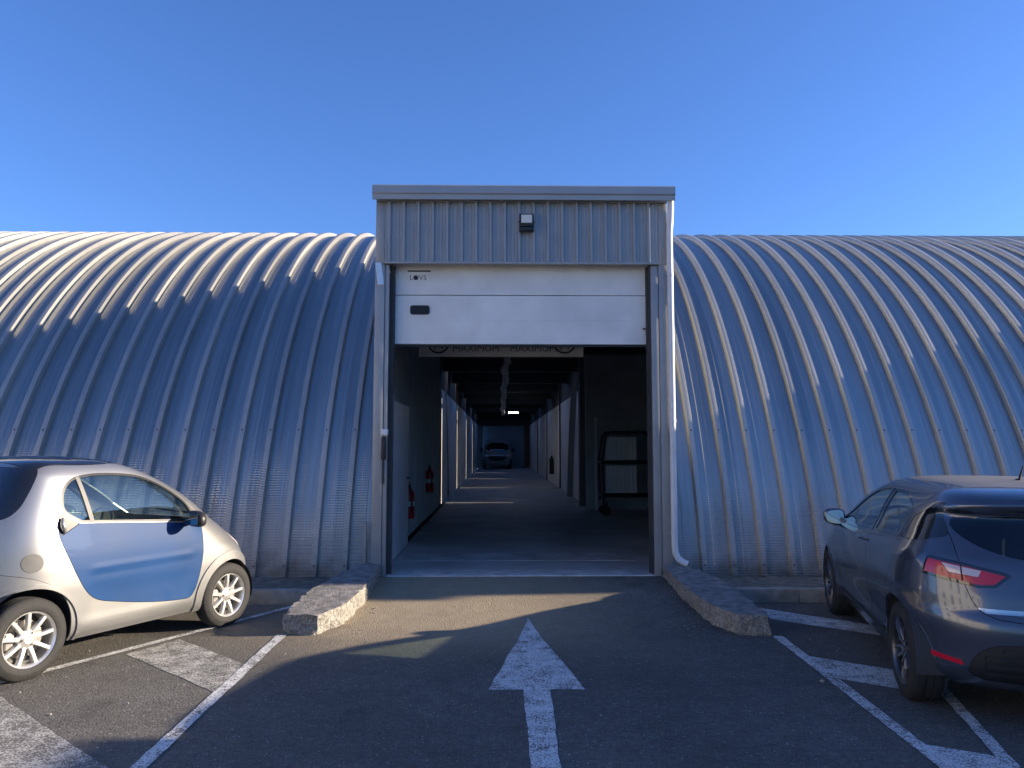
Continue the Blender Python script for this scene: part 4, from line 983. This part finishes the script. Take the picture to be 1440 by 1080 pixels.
for y, nm in ((18.95, 'nearest'), (26.9, 'second'), (34.3, 'third'), (42.5, 'farthest')):
    wall('steel_column', XR-(.16 if y < 19 else .05), XR-.003, y, y+(.40 if y < 19 else .16), .14, 3.95, M['dark'], '%s dark column standing in front of the right partitions' % nm, 'column', 'dark columns along the corridor')
wall('bay_wall', XR-.13, 7.0, 17.95, 18.05, .14, 4.9, M['wall'], 'dull panel wall across the back of the right bay', 'wall')
wall('bay_side_wall', 6.9, 7.0, 11.4, 17.9, .14, 3.8, M['wall'], 'dark side wall far right of the bay', 'wall')
wall('white_post', XR+.06, XR+.11, 17.80, 17.85, .16, 2.3, M['wall_pale'], 'thin pale upright post beside the dark column', 'post')
wall('end_wall', XL-.2, XR+.2, 54.02, 54.2, .1, 4.0, M['dark'], 'dark end wall of the corridor behind the van', 'wall')
wall('roller_door', -1.15, 1.72, 53.93, 54.0, .16, 3.05, M['bluegrey'], 'dull blue-grey door panel on the end wall behind the van', 'door')
bm = bmesh.new(); lights = [(20.65, 22.5), (24.55, 26.8), (32.35, 34.6), (40.15, 42.4), (47.95, 50.6)]; y0 = 12.3
for a, b in lights+[(54.2, 54.2)]:       # unseen roof openings with upstands, added to brighten the corridor
    box(bm, XL-.2, XR+.2, y0, a, 3.96, 4.05); y0 = b
    if b > a:
        box(bm, XL-.2, -1.2, a, b, 3.96, 4.05); box(bm, 1.6, XR+.2, a, b, 3.96, 4.05)
        box(bm, 1.6, 1.65, a, b, 4.05, 4.86); box(bm, -1.25, -1.2, a, b, 4.05, 4.75)
struct(obj('ceiling', bm, M['ceil']))
for k in range(10):
    y = 12.6+k*3.9
    wall('ceiling_beam', XL, XR+(3 if y < 17 else 0), y, y+.16, 3.62, 3.95, M['dark'], 'dark steel beam number %d across the corridor ceiling' % (k+1) if False else 'dark steel beam across the corridor ceiling', 'beam', 'ceiling beams over the corridor')
# banner with worn lettering and round emblems
bn = thing('banner', 'pale banner with black lettering and two round emblems hanging behind the door', 'banner', (.025, 10.0, 2.79))
obj('cloth', bxm(-1.075, 1.075, -.006, .006, 0, .42, .002), M['banner'], bn)
for x in (-.33, .42): put_text('lettering', 'MAXIMUM', .115, (x-.0, -.0075, .105), M['ink'], bn, 1.15)
for x in (-.82, .83):
    bm = bmesh.new(); ring = [(x+.135*math.cos(2*math.pi*k/40), -.008, .185+.135*math.sin(2*math.pi*k/40)) for k in range(41)]
    tube(bm, ring, .012, 6)
    for q in ([(-.09, .04), (-.045, -.06), (0, .02), (.045, -.06), (.09, .04)],): tube(bm, [(x+a, -.008, .16+b) for a, b in q], .008, 6)
    obj('emblem', bm, M['ink'], bn)
# door springs / rails inside
for s, pts in ((-1, [(-1.27, 9.16, 3.9), (-1.27, 9.18, 2.95), (-1.29, 9.22, 2.5), (-1.29, 9.22, 2.02), (-1.37, 9.3, 1.80)]), (1, [(1.80, 9.2, 3.2), (1.80, 9.2, 2.75), (1.86, 9.35, 2.4), (1.90, 9.5, 2.2)])):
    tag(obj('spring_cable', tube(bmesh.new(), pts, .018, 8), M['rail'], smooth=60), 'pale bent door rail just inside the %s door post' % ('left' if s < 0 else 'right'), 'rail')
pd = thing('service_door', 'plain white door leaf on the left wall just inside the entrance', 'door', (PX0+.037, 10.85, FZ))
obj('leaf', bxm(.003, .05, -1.15, .75, .02, 2.05, .004), M['white'], pd)
obj('handle', join_bm(tube(bmesh.new(), [(.05, .55, 1.0), (.09, .55, 1.0), (.09, .42, 1.0)], .012, 8)), M['dark'], pd)
obj('door_post', bxm(.0, .09, -1.26, -1.18, .0, 2.1, .004), M['rail'], pd)

def extinguisher(y, z, label):
    e = thing('fire_extinguisher', label, 'fire extinguisher', (XL+.09, y, z), 0, 'fire extinguishers on the left wall')
    obj('cylinder', join_bm(lathe(bmesh.new(), [(0, 0), (.078, 0), (.085, .015), (.085, .38), (.07, .43), (.03, .455), (.028, .48), (0, .48)], 24)), M['red'], e, smooth=50)
    bm = bmesh.new(); box(bm, -.025, .025, -.02, .02, .48, .52, .004); box(bm, -.012, .012, -.12, .05, .52, .535, .003); box(bm, -.012, .012, -.12, .03, .555, .57, .003)
    obj('valve', bm, M['black'], e)
    obj('hose', join_bm(tube(bmesh.new(), [(0, -.03, .50), (.03, -.10, .47), (.05, -.11, .35), (.055, -.10, .15), (.05, -.09, .08)], .012, 8)), M['black'], e, smooth=60)
    obj('sticker', join_bm(lathe(bmesh.new(), [(.0862, .19), (.0862, .27)], 24)), M['label'], e)
extinguisher(12.2, .50, 'red fire extinguisher low on the left wall, nearer the white door')
extinguisher(15.7, .70, 'dark red fire extinguisher hanging deeper in the corridor')
for y, z, h, l in ((12.45, 1.62, .32, 'narrow white sign on the wall above the nearer extinguisher'), (15.6, 1.45, .30, 'narrow pale sign on the wall above the deeper extinguisher')):
    s_ = obj('wall_sign', bxm(0, .006, -.11, .11, 0, h, .001), M['label'], None, (XL+.02, y, z)); tag(s_, l, 'sign')
x2 = thing('fire_extinguisher', 'small dark fire extinguisher on the right partition far down the corridor', 'fire extinguisher', (XR-.1, 30.2, .55))
obj('cylinder', join_bm(lathe(bmesh.new(), [(0, 0), (.085, 0), (.09, .02), (.09, .55), (.07, .62), (.03, .66), (0, .66)], 16)), M['black'], x2, smooth=50)
obj('valve', bxm(-.03, .03, -.1, .05, .66, .72, .005), M['black'], x2)
# cable tray with a sagging foil duct below the beams
tr = thing('cable_duct', 'long crumpled silver duct hung along the corridor ceiling', 'duct', (.12, 12.8, 3.3))
pts = []; rs = []
for k in range(90):
    y = k*.19; pts.append((.025*math.sin(k*.31)+rnd.uniform(-.012, .012), y, -.10*abs(math.sin(k*.155))-.02*k*.19+rnd.uniform(-.01, .01))); rs.append(.062+.012*math.sin(k*1.9)+rnd.uniform(-.008, .008))
obj('foil', tube(bmesh.new(), pts, rs, 12), P('foil', (.32, .33, .34), .45, .5, noise=.3), tr, smooth=60)
bm = bmesh.new()
for k in range(5): tube(bm, [(0, .6+k*3.9, .30), (0, .6+k*3.9, -.1)], .008, 6)
obj('hanger', bm, M['dark'], tr)
lt = thing('ceiling_light', 'single lit lamp glowing below the corridor ceiling', 'lamp', (.55, 30, 2.92))
obj('lamp_body', join_bm(bxm(-.22, .22, -.06, .06, .045, .10, .005), tube(bmesh.new(), [(-.15, 0, .1), (-.15, 0, 1.02)], .008, 6), tube(bmesh.new(), [(.15, 0, .1), (.15, 0, 1.02)], .008, 6)), M['dark'], lt)
obj('tube', bxm(-.19, .19, -.04, .04, .0, .043, .01), M['tube'], lt)
# tubular rack with two pale panels in the bay
rk = thing('storage_rack', 'dark tubular rack with two pale ribbed panels standing in the right bay', 'rack', (2.62, 16.6, FZ))
bm = bmesh.new()
for y in (-.3, .3):
    tube(bm, [(-.42, y, .30), (-.44, y, 1.2), (-.36, y, 1.68), (-.28, y, 1.76), (.55, y, 1.76), (.70, y, 1.66), (.78, y, 1.2), (.80, y, .30)], .03, 8)
    for z in (.42, 1.12): tube(bm, [(-.44, y, z), (.80, y, z)], .026, 8)
for x in (-.43, .79):
    for z in (.42, 1.12): tube(bm, [(x, -.3, z), (x, .3, z)], .03, 8)
obj('frame', bm, M['black'], rk, smooth=50)
for z0, z1 in ((.48, 1.06), (1.18, 1.66)):
    bm = bmesh.new()
    for k in range(8): box(bm, -.36+k*.082, -.36+k*.082+.076, -.29, -.26, z0, z1, .006)
    obj('panel', bm, M['wall_pale'], rk)
for x in (-.35, .70):
    for y in (-.25, .25): obj('caster', join_bm(lathe(bmesh.new(), [(0, -.03), (.09, -.03), (.10, 0), (.09, .03), (0, .03)], 16, Matrix.Translation((x, y, .10)) @ Matrix.Rotation(R(90), 4, 'X')), bxm(x-.02, x+.02, y-.05, y+.05, .1, .30)), M['rubber'], rk)

# ------------------------------------------------------------------ camera, sun, sky
EL, AZB = 15.6, 3.0          # sun height, and degrees behind the wall line
cam = bpy.data.cameras.new('camera'); co = link(bpy.data.objects.new('camera', cam)); SC.camera = co
cam.sensor_width = 36; cam.lens = 36*1082/1440; cam.clip_end = 1500; cam.clip_start = .05
co.location = (0, 0, 1.62); co.rotation_euler = (R(90+4.649), 0, R(-.953))
sun = bpy.data.lights.new('sun', 'SUN'); so = link(bpy.data.objects.new('sun', sun)); sun.energy = 5.0; sun.angle = R(.5); sun.color = (1, .84, .64)
sd = Vector((math.cos(R(EL))*math.cos(R(AZB)), math.cos(R(EL))*math.sin(R(AZB)), math.sin(R(EL))))
so.rotation_euler = sd.to_track_quat('Z', 'Y').to_euler(); so.location = (20, 5, 12)
W = bpy.data.worlds.new('World'); SC.world = W; W.use_nodes = True; nt = W.node_tree; bg = nt.nodes['Background']
sk = nt.nodes.new('ShaderNodeTexSky'); sk.sky_type = 'NISHITA'; sk.sun_disc = False; sk.sun_elevation = R(EL); sk.sun_rotation = R(90-AZB); sk.air_density = 1.0; sk.dust_density = .4; sk.ozone_density = 2.5
tint = nt.nodes.new('ShaderNodeMix'); tint.data_type = 'RGBA'; tint.blend_type = 'MULTIPLY'; tint.inputs[0].default_value = 1; tint.inputs[7].default_value = (.29, .415, .68, 1)   # clear deep-blue winter air
nt.links.new(sk.outputs[0], tint.inputs[6]); nt.links.new(tint.outputs[2], bg.inputs[0]); bg.inputs[1].default_value = .15
SC.view_settings.view_transform = 'Standard'; SC.view_settings.look = 'None'; SC.view_settings.exposure = 1.33; SC.view_settings.gamma = 1
SC.cycles.max_bounces = 8; SC.cycles.transparent_max_bounces = 24; SC.cycles.sample_clamp_indirect = 6
SC.cycles.use_denoising = True

# ------------------------------------------------------------------ unseen low block added behind the camera to shade the front of the yard
sb = thing('shade_block', 'unseen low grey block added across the yard to cast shade', 'building', (16, -6, 0))
obj('wall', bxm(-4, 4, -10, 11.15, 0, 3.86), M['concrete'], sb)
obj('parapet', bxm(-4.05, 4.05, -10.05, 11.2, 3.86, 4.0), M['kerb'], sb)
for k in range(4): obj('window', bxm(-4.02, -3.98, -8+k*4.2, -6.2+k*4.2, 1.0, 2.2), M['blackglass'], sb)

# ------------------------------------------------------------------ unseen pale terrace added behind the camera to bounce sunlight onto the hall front
tb = thing('bounce_terrace', 'unseen cream terrace added across the yard to bounce sunlight', 'building', (-20, -8, 0))
obj('wall', bxm(-4, 4, -14, 11, 0, 7.6), P('cream_render', (.62, .59, .53), .9, noise=.1, nscale=1), tb)
obj('roof', join_bm(prism([(-4.4, 7.61), (4.4, 7.61), (0, 10.2)], 'y', -14.3, 11.3)), P('roof_tile', (.28, .12, .07), .9, noise=.2), tb)
for k in range(6):
    for z in (1.0, 4.2): obj('window', bxm(3.97, 4.03, -12.6+k*4.0, -11.4+k*4.0, z, z+1.6), M['blackglass'], tb)
